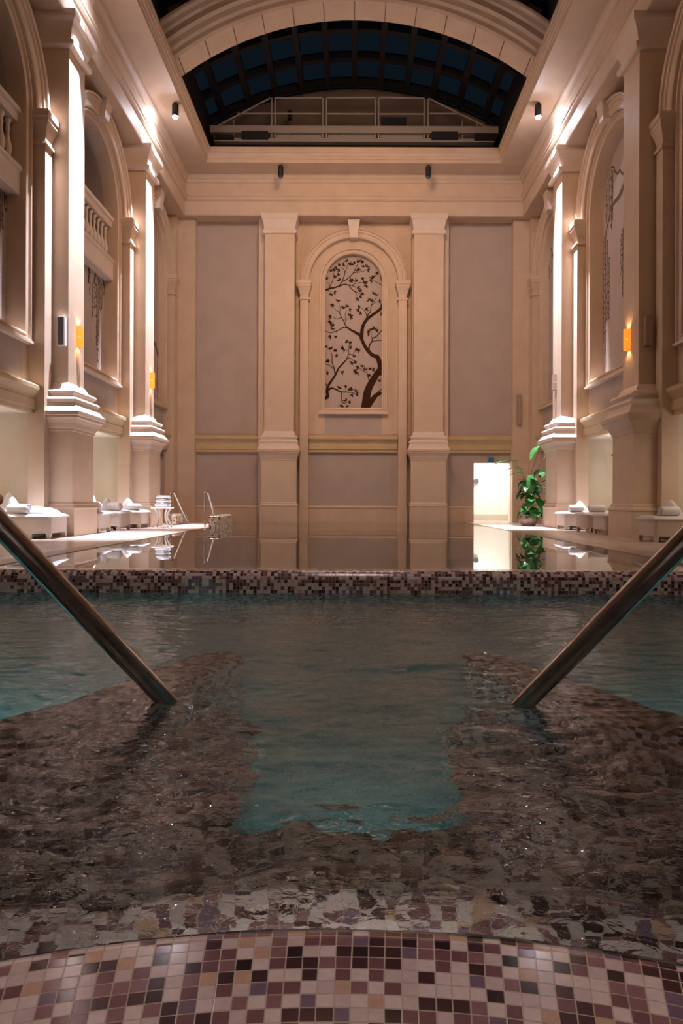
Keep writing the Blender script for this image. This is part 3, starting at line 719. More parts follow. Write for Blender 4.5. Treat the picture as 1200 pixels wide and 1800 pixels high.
def willow(M, side, n, strokes, strands, seed):
    rnd = random.Random(seed)
    Xp = XW-n if True else 0
    def cv(px, py):
        off = abs(px-620); z = Xp*1200/off; return (z, CAMZ+(881-(py+side*-2*off/600*(-1)*0))*z/1200)
    def fn(bm, place):
        for pts, w0, w1 in strokes:
            q = [cv(*p) for p in pts]; ribbon2d(bm, q, [w0+(w1-w0)*i/(len(q)-1) for i in range(len(q))], place)
        for px, y0, y1 in strands:
            s, t0 = cv(px, y0); s2, t1 = cv(px, y1); t = t0
            ribbon2d(bm, [(s, t0), (s+rnd.uniform(-.03, .03), (t0+t1)/2), (s, t1)], [.009, .009, .007], place)
            k = 0
            while t > t1:
                leaf2d(bm, s+rnd.uniform(-.01, .01), t, -PI/2+(.55 if k % 2 else -.55)+rnd.uniform(-.2, .2), rnd.uniform(.06, .10), .024, place)
                t -= rnd.uniform(.10, .16); k += 1
    return fn
# left bay 2 (between the columns)
fn = willow(ML, -1, -.3, [([(198, 548), (194, 547), (190, 545), (185, 535), (182, 510), (178, 490), (172, 479), (167, 481), (163, 500)], .11, .03), ([(193, 522), (190, 508), (185, 506), (180, 520)], .05, .02), ([(157, 460), (155, 480), (154, 500)], .06, .03)],
            [(153.5, 462, 500), (156, 470, 520), (161, 500, 560), (165, 490, 545), (168, 500, 610), (171, 490, 600), (174, 495, 545), (177, 500, 545), (170, 570, 635), (186, 515, 600), (188, 510, 570), (190, 515, 560)], 3)
mural('wall_mural', 'bronze willow mural under the balcony on the left wall, between the columns', ML, -.298, dict(base=(16.3, 4), fn=fn))
# left bay 1 (only its right edge is seen)
fn = willow(ML, -1, -.3, [([(-40, 420), (-20, 340), (-6, 310), (5, 300)], .10, .03)], [(-2, 330, 410), (2, 310, 405), (6, 315, 370), (9, 345, 375), (-8, 350, 440), (-14, 360, 460), (-22, 380, 480)], 5)
mural('wall_mural', 'bronze willow mural under the balcony at the left frame edge', ML, -.298, dict(base=(11.3, 4), fn=fn))
# left bay 3
fn = willow(ML, -1, -.18, [([(294, 488), (289, 478), (285, 462), (282, 448), (284, 430), (282, 415), (279, 408)], .16, .04), ([(294, 706), (294, 670), (293, 650), (292, 635), (293, 600), (292, 570), (289, 560), (284, 556), (280, 565)], .07, .04),
            ([(270, 604), (273, 612), (277, 628), (281, 630), (286, 640), (288, 652), (290, 640), (293, 628)], .10, .10), ([(288, 705), (292, 700), (296, 706)], .05, .05), ([(278, 448), (280, 442), (283, 448)], .04, .04)],
            [(278, 455, 495), (277, 560, 620), (279, 557, 615), (281, 560, 625), (283, 556, 615), (285, 560, 605), (287, 562, 600), (276, 640, 690), (279, 640, 660), (291, 440, 475)], 8)
mural('wall_mural', 'bronze gnarled tree mural on the left wall, farthest arch', ML, -.178, dict(base=(20.9, 4), fn=fn))
# right bay 2
fn = willow(MR, 1, -.3, [([(1098, 303), (1097, 315), (1092, 330), (1085, 345), (1077, 355), (1072, 367), (1068, 385), (1063, 410)], .20, .04), ([(1097, 304), (1091, 303), (1087, 297), (1084, 303), (1079, 300), (1077, 293), (1072, 292)], .07, .05), ([(1096, 385), (1094, 400), (1092, 410)], .03, .03)],
            [(1067, 295, 375), (1070, 295, 390), (1073, 296, 400), (1075, 298, 360), (1064, 330, 390), (1063, 410, 520), (1060, 415, 600), (1057, 420, 570), (1066, 420, 560), (1054, 500, 590), (1058, 560, 640), (1063, 520, 620), (1069, 450, 560), (1093, 400, 520), (1090, 410, 480), (1095, 410, 490), (1075, 355, 385), (1105, 420, 520), (1112, 400, 500), (1118, 380, 470)], 11)
mural('wall_mural', 'bronze weeping willow mural on the right wall, between the columns', MR, -.298, dict(base=(16.3, 4), fn=fn))
# right bay 3
fn = willow(MR, 1, -.18, [([(975, 470), (968, 440), (963, 425), (958, 432)], .07, .03)], [(953, 440, 500), (957, 435, 530), (960, 430, 515), (964, 430, 490), (968, 440, 480), (950, 500, 560)], 12)
mural('wall_mural', 'bronze hanging branch mural on the right wall, farthest arch', MR, -.178, dict(base=(20.9, 4), fn=fn))
# right bay 1 (mostly outside the frame)

# ------------------------------------------------------------------ skylight
RV, ZV = 9.5, 14.8
def vz(x): return ZV-RV+math.sqrt(RV*RV-x*x)
XV = 4.9
bm = B()
ys = [YB-.5-1.31*k for k in range(0, 12)]
N = 24
xs = [-XV+2*XV*i/N for i in range(N+1)]
def arcbar(y, w, d):
    loft(bm, [[(x, y-w/2, vz(x)-d), (x, y+w/2, vz(x)-d), (x, y+w/2, vz(x)+.03), (x, y-w/2, vz(x)+.03)] for x in xs])
for y in ys: arcbar(y, .18, .20)
arcbar(ys[-1], .2, .2)
for k in range(-5, 6):
    x = k*.875*1.0
    box(bm, (x-.085, ys[-1], vz(x)-.26), (x+.085, YB-.4, vz(x)+.02))
for sx in (-1, 1): box(bm, (sx*4.80, 9.0, 11.96), (sx*5.0, YB, vz(4.9)+.05))
w1 = struct(link('window_1', bm, BARS))
bm = B(); loft(bm, [[(x, y, vz(x)-.02) for x in xs] for y in (YB+.3, 9.0)], closed=False)
link('glass', bm, GLASS, w1, smooth=True, recalc=False)
# tympanum above the far cornice
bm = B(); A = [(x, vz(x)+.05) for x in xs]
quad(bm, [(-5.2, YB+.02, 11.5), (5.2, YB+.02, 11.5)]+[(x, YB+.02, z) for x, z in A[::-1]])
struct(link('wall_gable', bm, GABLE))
# stone rib across the vault
bm = B()
RR = 7.7; Z0 = 13.49-RR
prof = [(0, 17.45), (0, 18.15), (.62, 18.15), (.62, 16.85), (.60, 16.85), (.56, 16.87), (.52, 16.95), (.44, 17.0), (.42, 17.08), (.30, 17.10), (.26, 17.2), (.16, 17.25), (.14, 17.36), (.05, 17.38)]
rings = []
for i in range(49):
    a = math.asin(4.95/RR)*(1-2*i/48)
    rings.append([(-(RR+d)*sin(a), y, Z0+(RR+d)*cos(a)) for d, y in prof])
loft(bm, rings)
rib = struct(link('trim_12', bm, STONE))
bm = B()
for i in range(13):
    a = math.asin(4.5/RR)*(1-2*i/12)
    for da in (-.003,):
        p = [(-(RR-.012)*sin(a+s), y, Z0+(RR-.012)*cos(a+s)) for s, y in ((-.0014, 17.45), (.0014, 17.45), (.0014, 18.15), (-.0014, 18.15))]
        pb = [(-(RR+.02)*sin(a+s), y, Z0+(RR+.02)*cos(a+s)) for s, y in ((-.0014, 17.45), (.0014, 17.45), (.0014, 18.15), (-.0014, 18.15))]
        loft(bm, [p, pb])
link('panel_joint', bm, JOINT, rib)

# service gantry under the far end of the skylight
g = thing('service_gantry', 'grey metal maintenance gantry with railings under the far end of the skylight', 'gantry', (0, 22.3, 11.9))
YG = 22.3; kz = YG/1200
def gp(px, py): return ((px-620)*kz, 0, CAMZ+(881-py)*kz-11.9)
def gbar(bm, a, b, r=.025): tube(bm, [gp(*a), gp(*b)], r, 6)
bm = B()
for a, b in (((368, 228), (472, 173)), ((480, 173), (563, 172)), ((572, 172), (656, 171)), ((664, 171), (743, 172)), ((752, 173), (856, 224)), ((415, 200), (562, 200)), ((572, 200), (655, 200)), ((664, 200), (743, 200)), ((752, 199), (805, 199))): gbar(bm, a, b, .028)
link('guard_rail', bm, CASTG, g)
for x in (475, 481, 565, 571, 657, 663, 743, 750):
    bm = B(); gbar(bm, (x, 173), (x, 250), .03); link('post', bm, CASTG, g)
for x in (408, 506, 600, 836, 810):
    bm = B(); gbar(bm, (x, 212 if x < 450 or x > 800 else 226), (x, 248), .02); link('post', bm, CASTG, g)
bm = B()
a = gp(368, 236); b = gp(872, 224)
box(bm, (a[0], -.1, a[2]), (b[0], .1, b[2])); a = gp(375, 252); b = gp(865, 246); box(bm, (a[0], -.1, a[2]), (b[0], .1, b[2]))
link('beam', bm, CASTG, g)
for x0, x1, y0, y1 in ((424, 470, 249, 237), (755, 800, 249, 237), (378, 410, 250, 244), (830, 868, 250, 240)):
    bm = B(); a = gp(x0, y0); b = gp(x1, y1); box(bm, (a[0], -.22, a[2]), (b[0], -.06, b[2])); link('motor_box', bm, BLACK, g)
for x0, x1 in ((484, 562), (574, 655), (666, 741)):
    bm = B(); a = gp(x0, 246); b = gp(x1, 237); box(bm, (a[0], .02, a[2]), (b[0], .06, b[2])); link('kick_plate', bm, CASTG, g)
for x, y in ((506, 196), (690, 208)):
    bm = B(); a = gp(x-4 if x < 600 else x-22, y+8 if x < 600 else y+10); b = gp(x+4 if x < 600 else x+22, y-6); box(bm, (a[0], .12, a[2]), (b[0], .3, b[2])); link('control_box', bm, BLACK, g)

# ------------------------------------------------------------------ cylinder spotlights
def spot(x, y, on, label):
    t = thing('cylinder_spotlight', label, 'spotlight', (x, y, 11.5), 0, 'black cylinder spotlights under the cornice')
    bm = B(); lathe(bm, [(.001, -.03), (.05, -.03), (.05, 0), (.001, 0)], seg=16); link('ceiling_mount', bm, BLACK, t, smooth=False)
    bm = B(); lathe(bm, [(.001, -.05), (.085, -.05), (.09, -.06), (.09, -.36), (.08, -.37), (.07, -.35), (.001, -.34)], seg=24); hs = link('housing', bm, BLACK, t)
    bm = B(); lathe(bm, [(.001, -.35), (.074, -.352), (.074, -.365), (.066, -.39), (.045, -.412), (.02, -.422), (.001, -.424)], seg=20); link('lens', bm, LEDW if on else GREYP, hs)
    if on:
        sx = -1 if x < 0 else 1
        colspots(x, y)
def colspots(x, y):
    sx = -1 if x < 0 else 1
    l = lamp('SPOT', (x, y, 11.05), 21000, COOL, spot_size=math.radians(62), spot_blend=.8, shadow_soft_size=.03)
    z = (Vector((x, y, 11.05))-Vector((x+sx*.55, y+.16, 2))).normalized(); xa = (Vector((0, 1, 0))-z*z.y).normalized(); ya = z.cross(xa)
    l.rotation_euler = Matrix((xa, ya, z)).transposed().to_euler(); l.scale = (.37, 1, 1)
    lamp('SPOT', (x, y, 11.06), 150, COOL, (x+sx*.9, y+.2, 10.75), spot_size=math.radians(110), spot_blend=.8, shadow_soft_size=.05)
for x, y, on, lb in ((-4.86, 18.55, 1, 'lit black cylinder spotlight on the left cornice'), (4.98, 18.5, 1, 'lit black cylinder spotlight on the right cornice'),
                     (-2.36, 21.95, 0, 'unlit black cylinder spotlight on the far cornice, left one'), (2.39, 21.95, 0, 'unlit black cylinder spotlight on the far cornice, right one')):
    spot(x, y, on, lb)
colspots(-4.86, 13.57)

# ------------------------------------------------------------------ sconces and wall speakers
def sconce(side, y, z, lit, label):
    X = side*5.6
    t = thing('wall_sconce', label, 'wall lamp', (X, y, z), 0 if side < 0 else PI, 'curved amber sconces on the columns')
    bm = B()
    for h0, h1 in ((-.21, -.005), (.005, .21)):
        rings = [[(.11*cos(a), .085*sin(a), h) for a in [-PI/2+PI*k/12 for k in range(13)]]+[(.095*cos(a), .075*sin(a), h) for a in [PI/2-PI*k/12 for k in range(13)]] for h in (h0, h1)]
        loft(bm, rings)
    link('lamp_shade', bm, AMBER if lit else TANP, t, smooth=False)
    bm = B(); box(bm, (0, -.05, -.16), (.02, .05, .16)); link('back_plate', bm, WHITEP, t)
    bm = B(); box(bm, (.0, -.012, -.012), (.10, .012, .012)); link('bracket', bm, WHITEP, t)
    if lit:
        bm = B(); tube(bm, [(.05, 0, -.1), (.05, 0, .1)], .022, 10); link('bulb', bm, AMBERHOT, t)
        for s in (-1, 1):
            lamp('SPOT', (X-side*.05, y, z+s*.18), 10, (1, .55, .22), (X-side*.07, y, z+s*3), spot_size=math.radians(110), spot_blend=.6, shadow_soft_size=.02)
sconce(-1, 13.88, 4.02, 1, 'glowing amber sconce on the near left column'); sconce(-1, 18.88, 4.02, 1, 'glowing amber sconce on the far left column')
sconce(1, 13.88, 4.0, 1, 'glowing amber sconce on the near right column'); sconce(1, 18.88, 4.0, 0, 'unlit pinkish sconce on the far right column')
def speaker(side, y, x, z, label):
    t = thing('wall_speaker', label, 'speaker', (side*x, y, z))
    bm = B(); box(bm, (-.075, -.12, -.29), (.075, 0, .29)); bmesh.ops.bevel(bm, geom=bm.edges[:], offset=.012, segments=2, affect='EDGES'); link('cabinet', bm, TANP if side > 0 else WHITEP, t)
    bm = B(); box(bm, (-.06, -.132, -.27), (.06, -.12, .27)); link('grille', bm, TANP if side > 0 else GREYP, t)
speaker(-1, 13.415, 5.70, 4.0, 'grey column loudspeaker on the near left column'); speaker(1, 13.415, 5.76, 4.05, 'brownish column loudspeaker on the near right column')
t = tag(link('wall_speaker', (lambda b: (box(b, (5.50, 22.9, 3.3), (5.63, 22.99, 4.3)), b)[1])(B()), TANP), 'slim beige loudspeaker on the far wall right corner strip', 'speaker')
# ventilation grille on the left wall
t = thing('vent_grille', 'dark louvred vent low on the left wall beyond the far column', 'vent', (-6.19, 22.0, 2.2))
bm = B(); box(bm, (0, -.25, -.14), (.01, .25, .14)); link('backing', bm, BLACK, t)
bm = B()
for k in range(6): box(bm, (.01, -.24, -.12+.045*k), (.03, .24, -.105+.045*k))
link('louvre', bm, CASTG, t)
# little round dots on the alcove walls
for side, y, z, lab in ((-1, 13.2, 1.9, 'tiny round sensor on the left alcove wall'), (1, 18.18, 1.95, 'tiny round sensor on the right alcove wall')):
    bm = B(); lathe(bm, [(.001, 0), (.03, 0), (.03, .02), (.001, .02)], seg=14)
    for v in bm.verts: v.co = Vector((side*6.9+v.co.x, y-v.co.z, z+v.co.y))
    tag(link('wall_sensor', bm, GREYP), lab, 'sensor')
# blue sign above the doorway
bm = B(); box(bm, (4.60, 23.16, 2.03), (4.78, 23.30, 2.20)); tag(link('exit_sign', bm, BLUE), 'small blue sign box above the bright doorway', 'sign')

# ------------------------------------------------------------------ foreground handrails
def handrail(side, base, top, label):
    b = Vector(base); t_ = Vector(top); d = (t_-b)
    pts = [b-d*.28, b, b+d*.5, t_, t_+d*.55, t_+d*.80+Vector((side*.02, -.02, -.01)), t_+d*.95+Vector((side*.05, -.06, -.07)), t_+d*.98+Vector((side*.09, -.12, -.16)), t_+d*.95+Vector((side*.12, -.16, -.35)), t_+d*.95+Vector((side*.12, -.16, -.95))]
    bm = B(); tube(bm, smoothpts(pts, 6), .0255, 28)
    tag(link('handrail', bm, CHROME, smooth=True), label, 'handrail', 'steel handrails of the whirlpool steps')
handrail(-1, (-.50, 1.85, .155), (-.762, 1.46, .655), 'brushed steel handrail slanting into the water, left foreground')
handrail(1, (.455, 1.83, .155), (.735, 1.44, .655), 'brushed steel handrail slanting into the water, right foreground')

# ------------------------------------------------------------------ pool entry blocks and rails at the far left
for a, b, lb in (((-3.78, 17.9, -.3), (-3.5, 19.9, .31), 'low mosaic wall standing in the pool by the right-hand entry rail'), ((-5.37, 19.45, 0), (-5.05, 21.0, .31), 'low mosaic wall on the deck behind the white side table')):
    bm = B(); box(bm, a, b); bmesh.ops.bevel(bm, geom=[e for e in bm.edges], offset=.03, segments=3, affect='EDGES')
    tag(link('mosaic_block', bm, GOLDMOS), lb, 'low wall')
for x, y, dy, lb in ((-5.0, 18.75, 2.0, 'steel pool entry rail behind the white side table'), (-3.9, 18.0, 1.5, 'steel pool entry rail beside the mosaic block')):
    bm = B(); P = [(x, y, 0), (x, y, .5), (x, y, .86), (x, y+.05, .92), (x, y+.25, .93), (x, y+.42, .88), (x, y+.42+dy*.5, .32), (x, y+.42+dy, -.25)]
    tube(bm, smoothpts(P, 5), .024, 12); tag(link('entry_rail', bm, CHROME, smooth=True), lb, 'handrail', 'steel rails of the pool entry steps')

# ------------------------------------------------------------------ sun loungers, built along -Y.. local: x = towards the pool end (foot at x=0, head at x=-2)
def lounger_proto():
    t = thing('sun_lounger', '', 'sun lounger')
    W_, H0, H1 = .74, .10, .40
    bm = B(); ch = .04; pl = [(0, -W_/2+ch), (0, W_/2-ch), (-ch, W_/2), (-2.0, W_/2), (-2.0, -W_/2), (-ch, -W_/2)]
    loft(bm, [[(x, y, z) for x, y in pl] for z in (H0, H1-.02)]+[[(x*.995-.004, y*.985, H1) for x, y in pl]]); link('base', bm, RESIN, t)
    bm = B(); box(bm, (-1.95, -W_/2+.02, .015), (-.42, W_/2-.02, H0)); link('skirt', bm, RESIN, t)
    for (x, y) in ((-.005, -W_/2+.005), (-.005, W_/2-.085), (-.33, -W_/2+.002), (-.33, W_/2-.082), (-2.0, -W_/2), (-2.0, W_/2-.08)):
        bm = B(); rings = [[(x-.08+d, y+d, z), (x-d, y+d, z), (x-d, y+.08-d, z), (x-.08+d, y+.08-d, z)] for d, z in ((.012, 0), (0, H0))]
        loft(bm, rings); link('leg', bm, RESIN, t)
    # mattress under a white cover, slightly drooping over the edge
    bm = B(); rnd = random.Random(4)
    nx, ny = 30, 12; rings = []
    for i in range(nx+1):
        x = .035-2.02*i/nx; lift = max(0, (-x-1.25))*.55
        row = []
        for j in range(ny+1):
            u = j/ny*2-1; e = (1-abs(u)**6); ex = 1-max(0, (x+.05)/.085)**2*.5
            row.append((x, u*(W_/2+.02), H1+.005+lift+.055*e*ex+.006*noise.noise(Vector((x*7, u*4, 2)))))
        row += [(x, W_/2+.02, H1-.005+lift+.012*noise.noise(Vector((x*14, 1, 8)))), (x, -W_/2-.02, H1-.005+lift+.012*noise.noise(Vector((x*14, 3, 8))))]
        rings.append(row)
    loft(bm, rings); link('mattress', bm, LINEN, t, smooth=True)
    return t
def copy_tree(r):
    c = r.copy(); COL.objects.link(c)
    for ch in [o for o in bpy.data.objects if o.parent == r]:
        d = ch.copy(); COL.objects.link(d); d.parent = c
    return c
LP = lounger_proto(); first = True
G_ = 'sun loungers along the pool'
LOUNGE = [(-1, -5.43, 12.63, 'nearest the camera on the left deck, under a draped robe'), (-1, -5.40, 14.90, 'left deck lounger just beyond the near column'), (-1, -5.36, 16.12, 'left deck lounger in the middle between the two columns'), (-1, -5.34, 17.55, 'left deck lounger just before the far column'),
          (1, 5.24, 12.22, 'nearest the camera on the right deck'), (1, 5.38, 14.95, 'right deck lounger just beyond the near column, half hidden by it'), (1, 5.36, 16.05, 'right deck lounger in the middle between the two columns'), (1, 5.30, 17.45, 'right deck lounger just before the far column')]
for sd, x, y, lb in LOUNGE:
    o = LP if first else copy_tree(LP); first = False
    o.location = (x, y, 0); o.rotation_euler = (0, 0, 0 if sd < 0 else PI)
    o['label'] = 'woven lounger, '+lb; o['group'] = G_
# towels
def towel_roll(loc, rz, label, L=.34, r=.085):
    t = thing('rolled_towel', label, 'towel', loc, rz, 'rolled towels on the loungers')
    bm = B(); n = 40; rings = []
    for y, k in ((-L/2, .92), (-L/2+.02, 1), (0, 1.03), (L/2-.02, 1), (L/2, .92)):
        rings.append([(r*k*1.1*cos(a)*(1+.02*sin(5*a)), y, r+r*k*.96*sin(a)) for a in [2*PI*i/n for i in range(n)]])
    loft(bm, rings); link('roll', bm, TOWEL, t, smooth=True)
    for s in (-1, 1):
        bm = B(); P = [((.012+.0022*k)*cos(k*.5)*1.1, s*(L/2+.002), r+(.012+.0022*k)*sin(k*.5)*.96) for k in range(30)]
        tube(bm, P, .006, 6); link('spiral_edge', bm, LINEN, t, smooth=True)
def towel_peak(loc, rz, label, h=.27, w=.36):
    t = thing('folded_towel', label, 'towel', loc, rz, 'peaked folded towels on the loungers')
    bm = B(); rings = []
    for y, k in ((-.15, .70), (-.12, .90), (-.04, 1), (.05, 1), (.12, .90), (.15, .70)):
        prof = [(-.50, 0), (-.50, .06), (-.44, .22), (-.30, .50), (-.15, .80), (-.06, .97), (0, 1), (.06, .96), (.17, .78), (.32, .48), (.45, .20), (.50, .06), (.50, 0)]
        rings.append([(p[0]*w*k, y, p[1]*h*k) for p in prof])
    loft(bm, rings)
    for v in bm.verts: v.co += Vector(noise.noise_vector(v.co*14))*.008
    link('peak', bm, TOWEL, t, smooth=True)
    for k, (x0, z0) in enumerate(((-.03, .10), (.05, .06))):
        bm = B(); tube(bm, smoothpts([(x0-.09, -.112, z0-.08), (x0, -.118, z0), (x0+.02, -.105, z0+.12)], 5), [.010]*11, 6); link('fold', bm, LINEN, t, smooth=True)
    bm = B(); lathe(bm, [(.001, 0), (.016, 0), (.016, .004), (.001, .004)], seg=10)
    for v in bm.verts: v.co = Vector((.03+v.co.x, -.113-v.co.z, .10+v.co.y))
    link('embroidered_crest', bm, EMBRO, t)
ZT = .455
towel_peak((-6.34, 12.60, ZT), .2, 'peaked white towel on the near left lounger', .38, .46); towel_roll((-6.05, 12.38, ZT), PI/2-.25, 'rolled white towel on the near left lounger', .40, .09)
towel_peak((-5.78, 14.95, ZT), PI/2, 'peaked towel on the left lounger just beyond the near column', .38, .30); towel_roll((-5.58, 14.85, ZT), .3, 'rolled towel on the left lounger just beyond the near column', .36, .11)
towel_peak((-5.80, 16.1, ZT), .1, 'peaked towel on the middle left lounger', .30, .36); towel_roll((-5.58, 16.0, ZT), 1.3, 'rolled towel on the middle left lounger', .3, .10)
towel_peak((-5.76, 17.5, ZT), .1, 'peaked towel on the left lounger just before the far column', .30, .42); towel_roll((-5.55, 17.35, ZT), 1.25, 'rolled towel on the left lounger just before the far column', .34, .085)
towel_peak((5.72, 12.3, ZT), -.15, 'peaked towel on the near right lounger', .29, .42); towel_roll((5.58, 12.05, ZT), PI/2+.1, 'rolled towel on the near right lounger', .34, .085)
towel_peak((5.80, 17.45, ZT), -.1, 'peaked towel on the right lounger just before the far column', .27, .42); towel_roll((5.62, 17.2, ZT), 1.6, 'rolled towel on the right lounger just before the far column', .34, .085)
towel_roll((5.72, 16.0, ZT), 1.4, 'rolled towel lying on the middle right lounger', .36, .09)
towel_peak((6.12, 14.95, ZT), -.9, 'peaked towel on the half hidden right lounger', .36, .30); towel_roll((5.86, 14.9, ZT), 1.7, 'rolled towel on the half hidden right lounger', .30, .10)
# robe laid over the near left lounger
bm = B(); rnd = random.Random(3); nx, ny = 44, 24; rows = []
for i in range(nx+1):
    u = i/nx; x = -6.55+1.04*u
    row = []
    for j in range(ny+1):
        v = j/ny*2-1
        env = max(0, (1-abs(v)**4)*(1-max(0, (u-.86)/.14)**2))
        hh = (.17-.06*u)*env**.6+.034*noise.noise(Vector((x*3, v*5, 3)))*env+.012*noise.noise(Vector((x*11, v*13, 7)))*env
        row.append((x+.03*noise.noise(Vector((v*4, u*3, 1))), 12.66+v*.33, ZT-.02+max(0, hh)))
    rows.append(row)
R = [[bm.verts.new(p) for p in r] for r in rows]
for a, b in zip(R, R[1:]):
    for i in range(ny): bm.faces.new((a[i], a[i+1], b[i+1], b[i]))
Rb = [[bm.verts.new((v.co.x, v.co.y, ZT-.03)) for v in r] for r in (R[0], R[-1])]
rob = link('draped_robe', bm, TOWEL, smooth=True); md = rob.modifiers.new('s', 'SOLIDIFY'); md.thickness = .012
tag(rob, 'crumpled white robe laid along the near left lounger', 'robe')

# white side table with a stack of towels
t = thing('side_table', 'small white side table with curved legs by the far left column', 'table', (-5.03, 18.05, 0))
bm = B(); lathe(bm, [(.001, .485), (.28, .485), (.295, .495), (.295, .51), (.285, .52), (.001, .52)], seg=32); link('table_top', bm, WHITEP, t)
for k in range(4):
    a = PI/4+k*PI/2
    P = [(r*cos(a), r*sin(a), z) for r, z in ((.27, 0), (.23, .10), (.15, .24), (.14, .34), (.20, .44), (.23, .485))]
    bm = B(); tube(bm, smoothpts(P, 4), .02, 8); link('leg', bm, WHITEP, t, smooth=True)
for k, (zz, w, h) in enumerate(((.52, .38, .11), (.63, .37, .10), (.73, .35, .10))):
    bm = B(); box(bm, (-w/2, -.12, 0), (w/2, .12, h)); bmesh.ops.bevel(bm, geom=bm.edges[:], offset=.034, segments=4, affect='EDGES')
    o = link('stacked_towel', bm, TOWEL, smooth=True); o.location = (-5.02+.01*k, 18.05, zz); o.rotation_euler = (0, 0, .04*k)
    tag(o, 'folded white towel on the side table, %s of the stack' % ('bottom', 'middle', 'top')[k], 'towel', 'folded towels on the side table')

# ------------------------------------------------------------------ potted plant
PX, PY = 5.08, 19.75
pt = thing('potted_plant', 'tall broad-leaved green plant in a low brown mosaic bowl by the far right column', 'plant', (PX, PY, 0))
bm = B(); lathe(bm, [(.001, .0), (.16, 0), (.19, .02), (.27, .12), (.29, .20), (.275, .27), (.26, .29), (.27, .31), (.265, .325), (.24, .325), (.235, .27), (.001, .26)], seg=40)
link('pot', bm, POT, pt, smooth=True)
bm = B(); lathe(bm, [(.001, .25), (.235, .25), (.23, .29), (.001, .305)], seg=24); link('soil', bm, SOIL, pt)
def leafmesh(L, w, bend, curl=.25):
    bm = B(); n = 12; rows = []
    for i in range(n+1):
        u = i/n; hw = w/2*math.sin(PI*min(1, u*.94+.05))**.75*(1-.25*u)+.002
        a = bend*u; x = L*(math.sin(a)/bend if bend else u); z = -L*((1-cos(a))/bend if bend else 0)
        row = []
        for v in (-1, -.6, -.25, 0, .25, .6, 1):
            row.append((x, v*hw, z+abs(v)**1.5*hw*curl+.006*sin(u*22)*abs(v)))
        rows.append(row)
    R = [[bm.verts.new(p) for p in r] for r in rows]
    for a, b in zip(R, R[1:]):
        for i in range(6): bm.faces.new((a[i], a[i+1], b[i+1], b[i]))
    return bm
def plant_leaf(base, tip, L, w, yaw, pitch, bend=.9):
    """stalk from base to tip, blade from the tip heading yaw, pitch up"""
    b, t_ = Vector(base), Vector(tip)
    mid = (b+t_)/2+Vector(((b.x-t_.x)*.25, (b.y-t_.y)*.25, .05))
    bm = leafmesh(L, w, bend)
    lo = link('leaf', bm, LEAF, pt, smooth=True); lo.location = t_
    lo.rotation_euler = Matrix.Rotation(yaw, 4, 'Z').to_euler(); lo.rotation_euler = (Matrix.Rotation(yaw, 3, 'Z') @ Matrix.Rotation(-pitch, 3, 'Y')).to_euler()
    bm = B(); tube(bm, smoothpts([b, mid, t_], 5), [.012-.007*i/10 for i in range(11)], 6); link('stalk', bm, STALK, pt, smooth=True)
k = PY/1200
def pp(px, py): return ((px-620)*k-PX, CAMZ+(881+1-py)*k)
rn = random.Random(21)
def PL(px, py, L, w, deg, pitch, dy=0, bend=.9, bx=0):
    L *= 1.15; w *= 1.3
    x, z = pp(px, py); plant_leaf((bx+rn.uniform(-.08, .08), rn.uniform(-.08, .08), .28), (x, dy, z), L, w, math.radians(deg), math.radians(pitch), bend)
# tall and spreading leaves as seen
PL(948, 784, .48, .26, 200, -30, -.05, .8); PL(905, 812, .70, .24, 195, 5, -.2, .5); PL(916, 826, .50, .20, 180, 20, -.2, .9); PL(962, 830, .50, .34, -15, 5, -.1, 1.2)
PL(922, 834, .45, .17, 185, 20, -.1); PL(958, 800, .30, .07, 88, 85, 0, .1); PL(950, 840, .30, .2, 40, 60)
for px, py, L, w, dg, pt_, dy in ((928, 836, .50, .26, -80, -55, -.15), (938, 835, .42, .22, -60, 40, -.1), (921, 845, .30, .20, 200, -50, 0), (952, 848, .34, .2, 10, 30, 0), (948, 855, .32, .2, -30, -20, -.1), (925, 862, .30, .14, 190, 10, -.1),
                                  (930, 872, .40, .24, -110, -30, -.15), (940, 876, .42, .24, -70, -40, -.2), (948, 868, .40, .20, -20, 10, -.1), (926, 884, .34, .24, 215, -40, -.12), (952, 884, .30, .22, -25, -35, -.1), (934, 892, .32, .22, -95, -45, -.2),
                                  (944, 893, .30, .2, -60, -40, -.15), (930, 860, .36, .22, 120, 20, .15), (945, 862, .36, .2, 60, 25, .15), (938, 850, .4, .22, 90, 50, .1), (927, 898, .26, .2, 235, -40, -.1), (950, 900, .24, .18, -40, -40, -.05), (936, 868, .34, .2, 250, 20, 0),
                                  (929, 880, .34, .24, -100, 20, -.15), (946, 882, .34, .24, -50, 10, -.15), (938, 902, .3, .22, -90, 10, -.15), (931, 904, .26, .2, -130, 0, -.12), (947, 906, .26, .2, -45, 0, -.1), (934, 884, .34, .24, 80, 40, .1), (941, 870, .34, .22, -100, 50, -.1), (941, 858, .36, .2, -85, 35, -.05), (933, 850, .36, .2, 160, 40, 0)):
    PL(px, py, L, w, dg, pt_, dy)

for k in range(20):
    a = rn.uniform(0, 360); z_ = rn.uniform(.42, 1.35); rr = rn.uniform(.05, .16)*(1.2-z_*.3)
    plant_leaf((rn.uniform(-.07, .07), rn.uniform(-.07, .07), .28), (rr*cos(math.radians(a)), rr*sin(math.radians(a)), z_), rn.uniform(.30, .42), rn.uniform(.17, .25), math.radians(a+rn.uniform(-30, 30)), math.radians(rn.uniform(-20, 60)), rn.uniform(.8, 1.5))

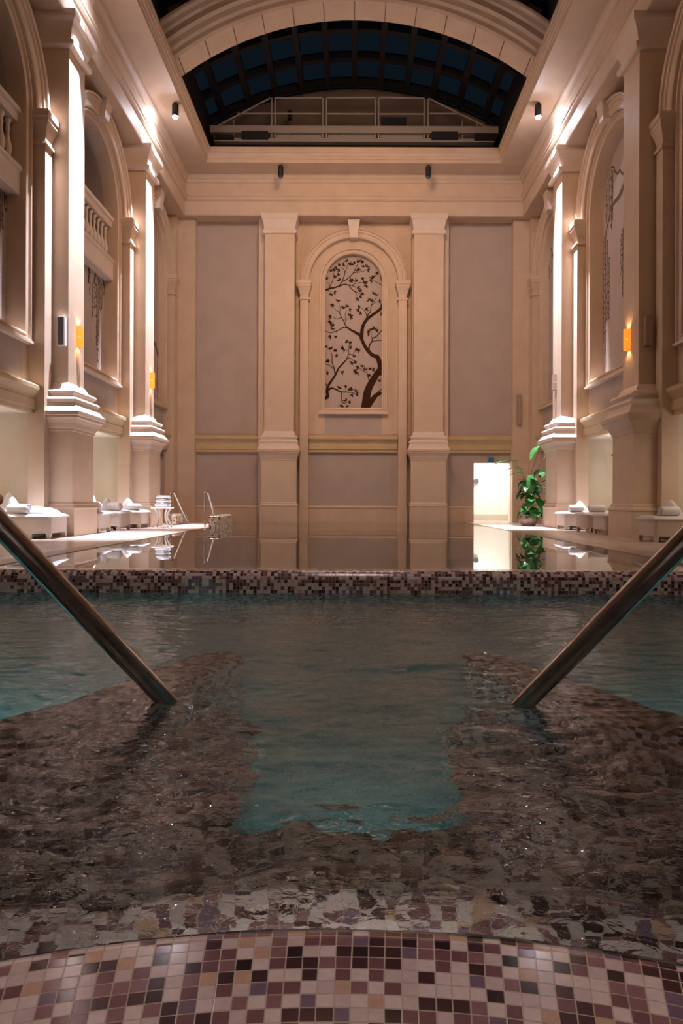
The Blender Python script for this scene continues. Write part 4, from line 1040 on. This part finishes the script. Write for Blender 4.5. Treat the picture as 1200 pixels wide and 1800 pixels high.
# ------------------------------------------------------------------ a bather's hand on the left handrail, mostly outside the frame
def skinmesh(name, chains, parent=None):
    me = bpy.data.meshes.new(name); vs = []; es = []; rs = []
    for ch in chains:
        st = len(vs)
        for i, (p, r) in enumerate(ch[1:] if ch[0] is not None and not isinstance(ch[0], tuple) else ch):
            pass
    idx = {}
    def vid(p, r):
        key = tuple(round(c, 5) for c in p)
        if key not in idx: idx[key] = len(vs); vs.append(p); rs.append(r)
        return idx[key]
    for ch in chains:
        ids = [vid(p, r) for p, r in ch]
        es.extend(zip(ids, ids[1:]))
    me.from_pydata(vs, es, []); o = bpy.data.objects.new(name, me); COL.objects.link(o)
    m = o.modifiers.new('skin', 'SKIN'); m.use_smooth_shade = True
    for sv, r in zip(me.skin_vertices[0].data, rs): sv.radius = (r, r)
    me.skin_vertices[0].data[0].use_root = True
    s = o.modifiers.new('sub', 'SUBSURF'); s.levels = 2; s.render_levels = 2
    me.materials.append(SKIN); return o
rb = Vector((-.50, 1.85, .155)); rt = Vector((-.762, 1.46, .655)); ax = (rt-rb).normalized()
upn = (Vector((0, 0, 1))-ax*ax.z).normalized(); sdn = ax.cross(upn).normalized()   # sdn points sideways
if sdn.x > 0: sdn = -sdn
def rp(along, ang, rad):   # point round the rail, ang 0 = on top, + = towards the outside left
    c = rt+ax*(along+.020); d = upn*cos(ang)+sdn*sin(ang); return tuple(c+d*rad)
chains = []
wrist = rp(.155, 1.15, .085); palm = rp(.085, .9, .052)
elbow = tuple(Vector(wrist)+Vector((-.14, -.14, .06))*1.2)
chains.append([(palm, .021), (wrist, .024), (tuple((Vector(wrist)+Vector(elbow))/2), .033), (elbow, .04)])
for i, (al, ln) in enumerate(((.022, .9), (.041, 1.0), (.060, .96), (.078, .82))):
    kn = rp(al, .75, .043)
    chains.append([(palm, .021), (kn, .0105), (rp(al-.003, .05, .0375), .0092), (rp(al-.005, -.62*ln, .036), .0085), (rp(al-.006, -1.15*ln, .0345), .0078)])
chains.append([(palm, .021), (rp(.06, 1.7, .045), .012), (rp(.035, 2.2, .038), .0095), (rp(.015, 2.7, .036), .0085)])
hand = skinmesh('person', chains)
tag(hand, 'person at the left frame edge, only the bare hand gripping the left handrail shows', 'person')
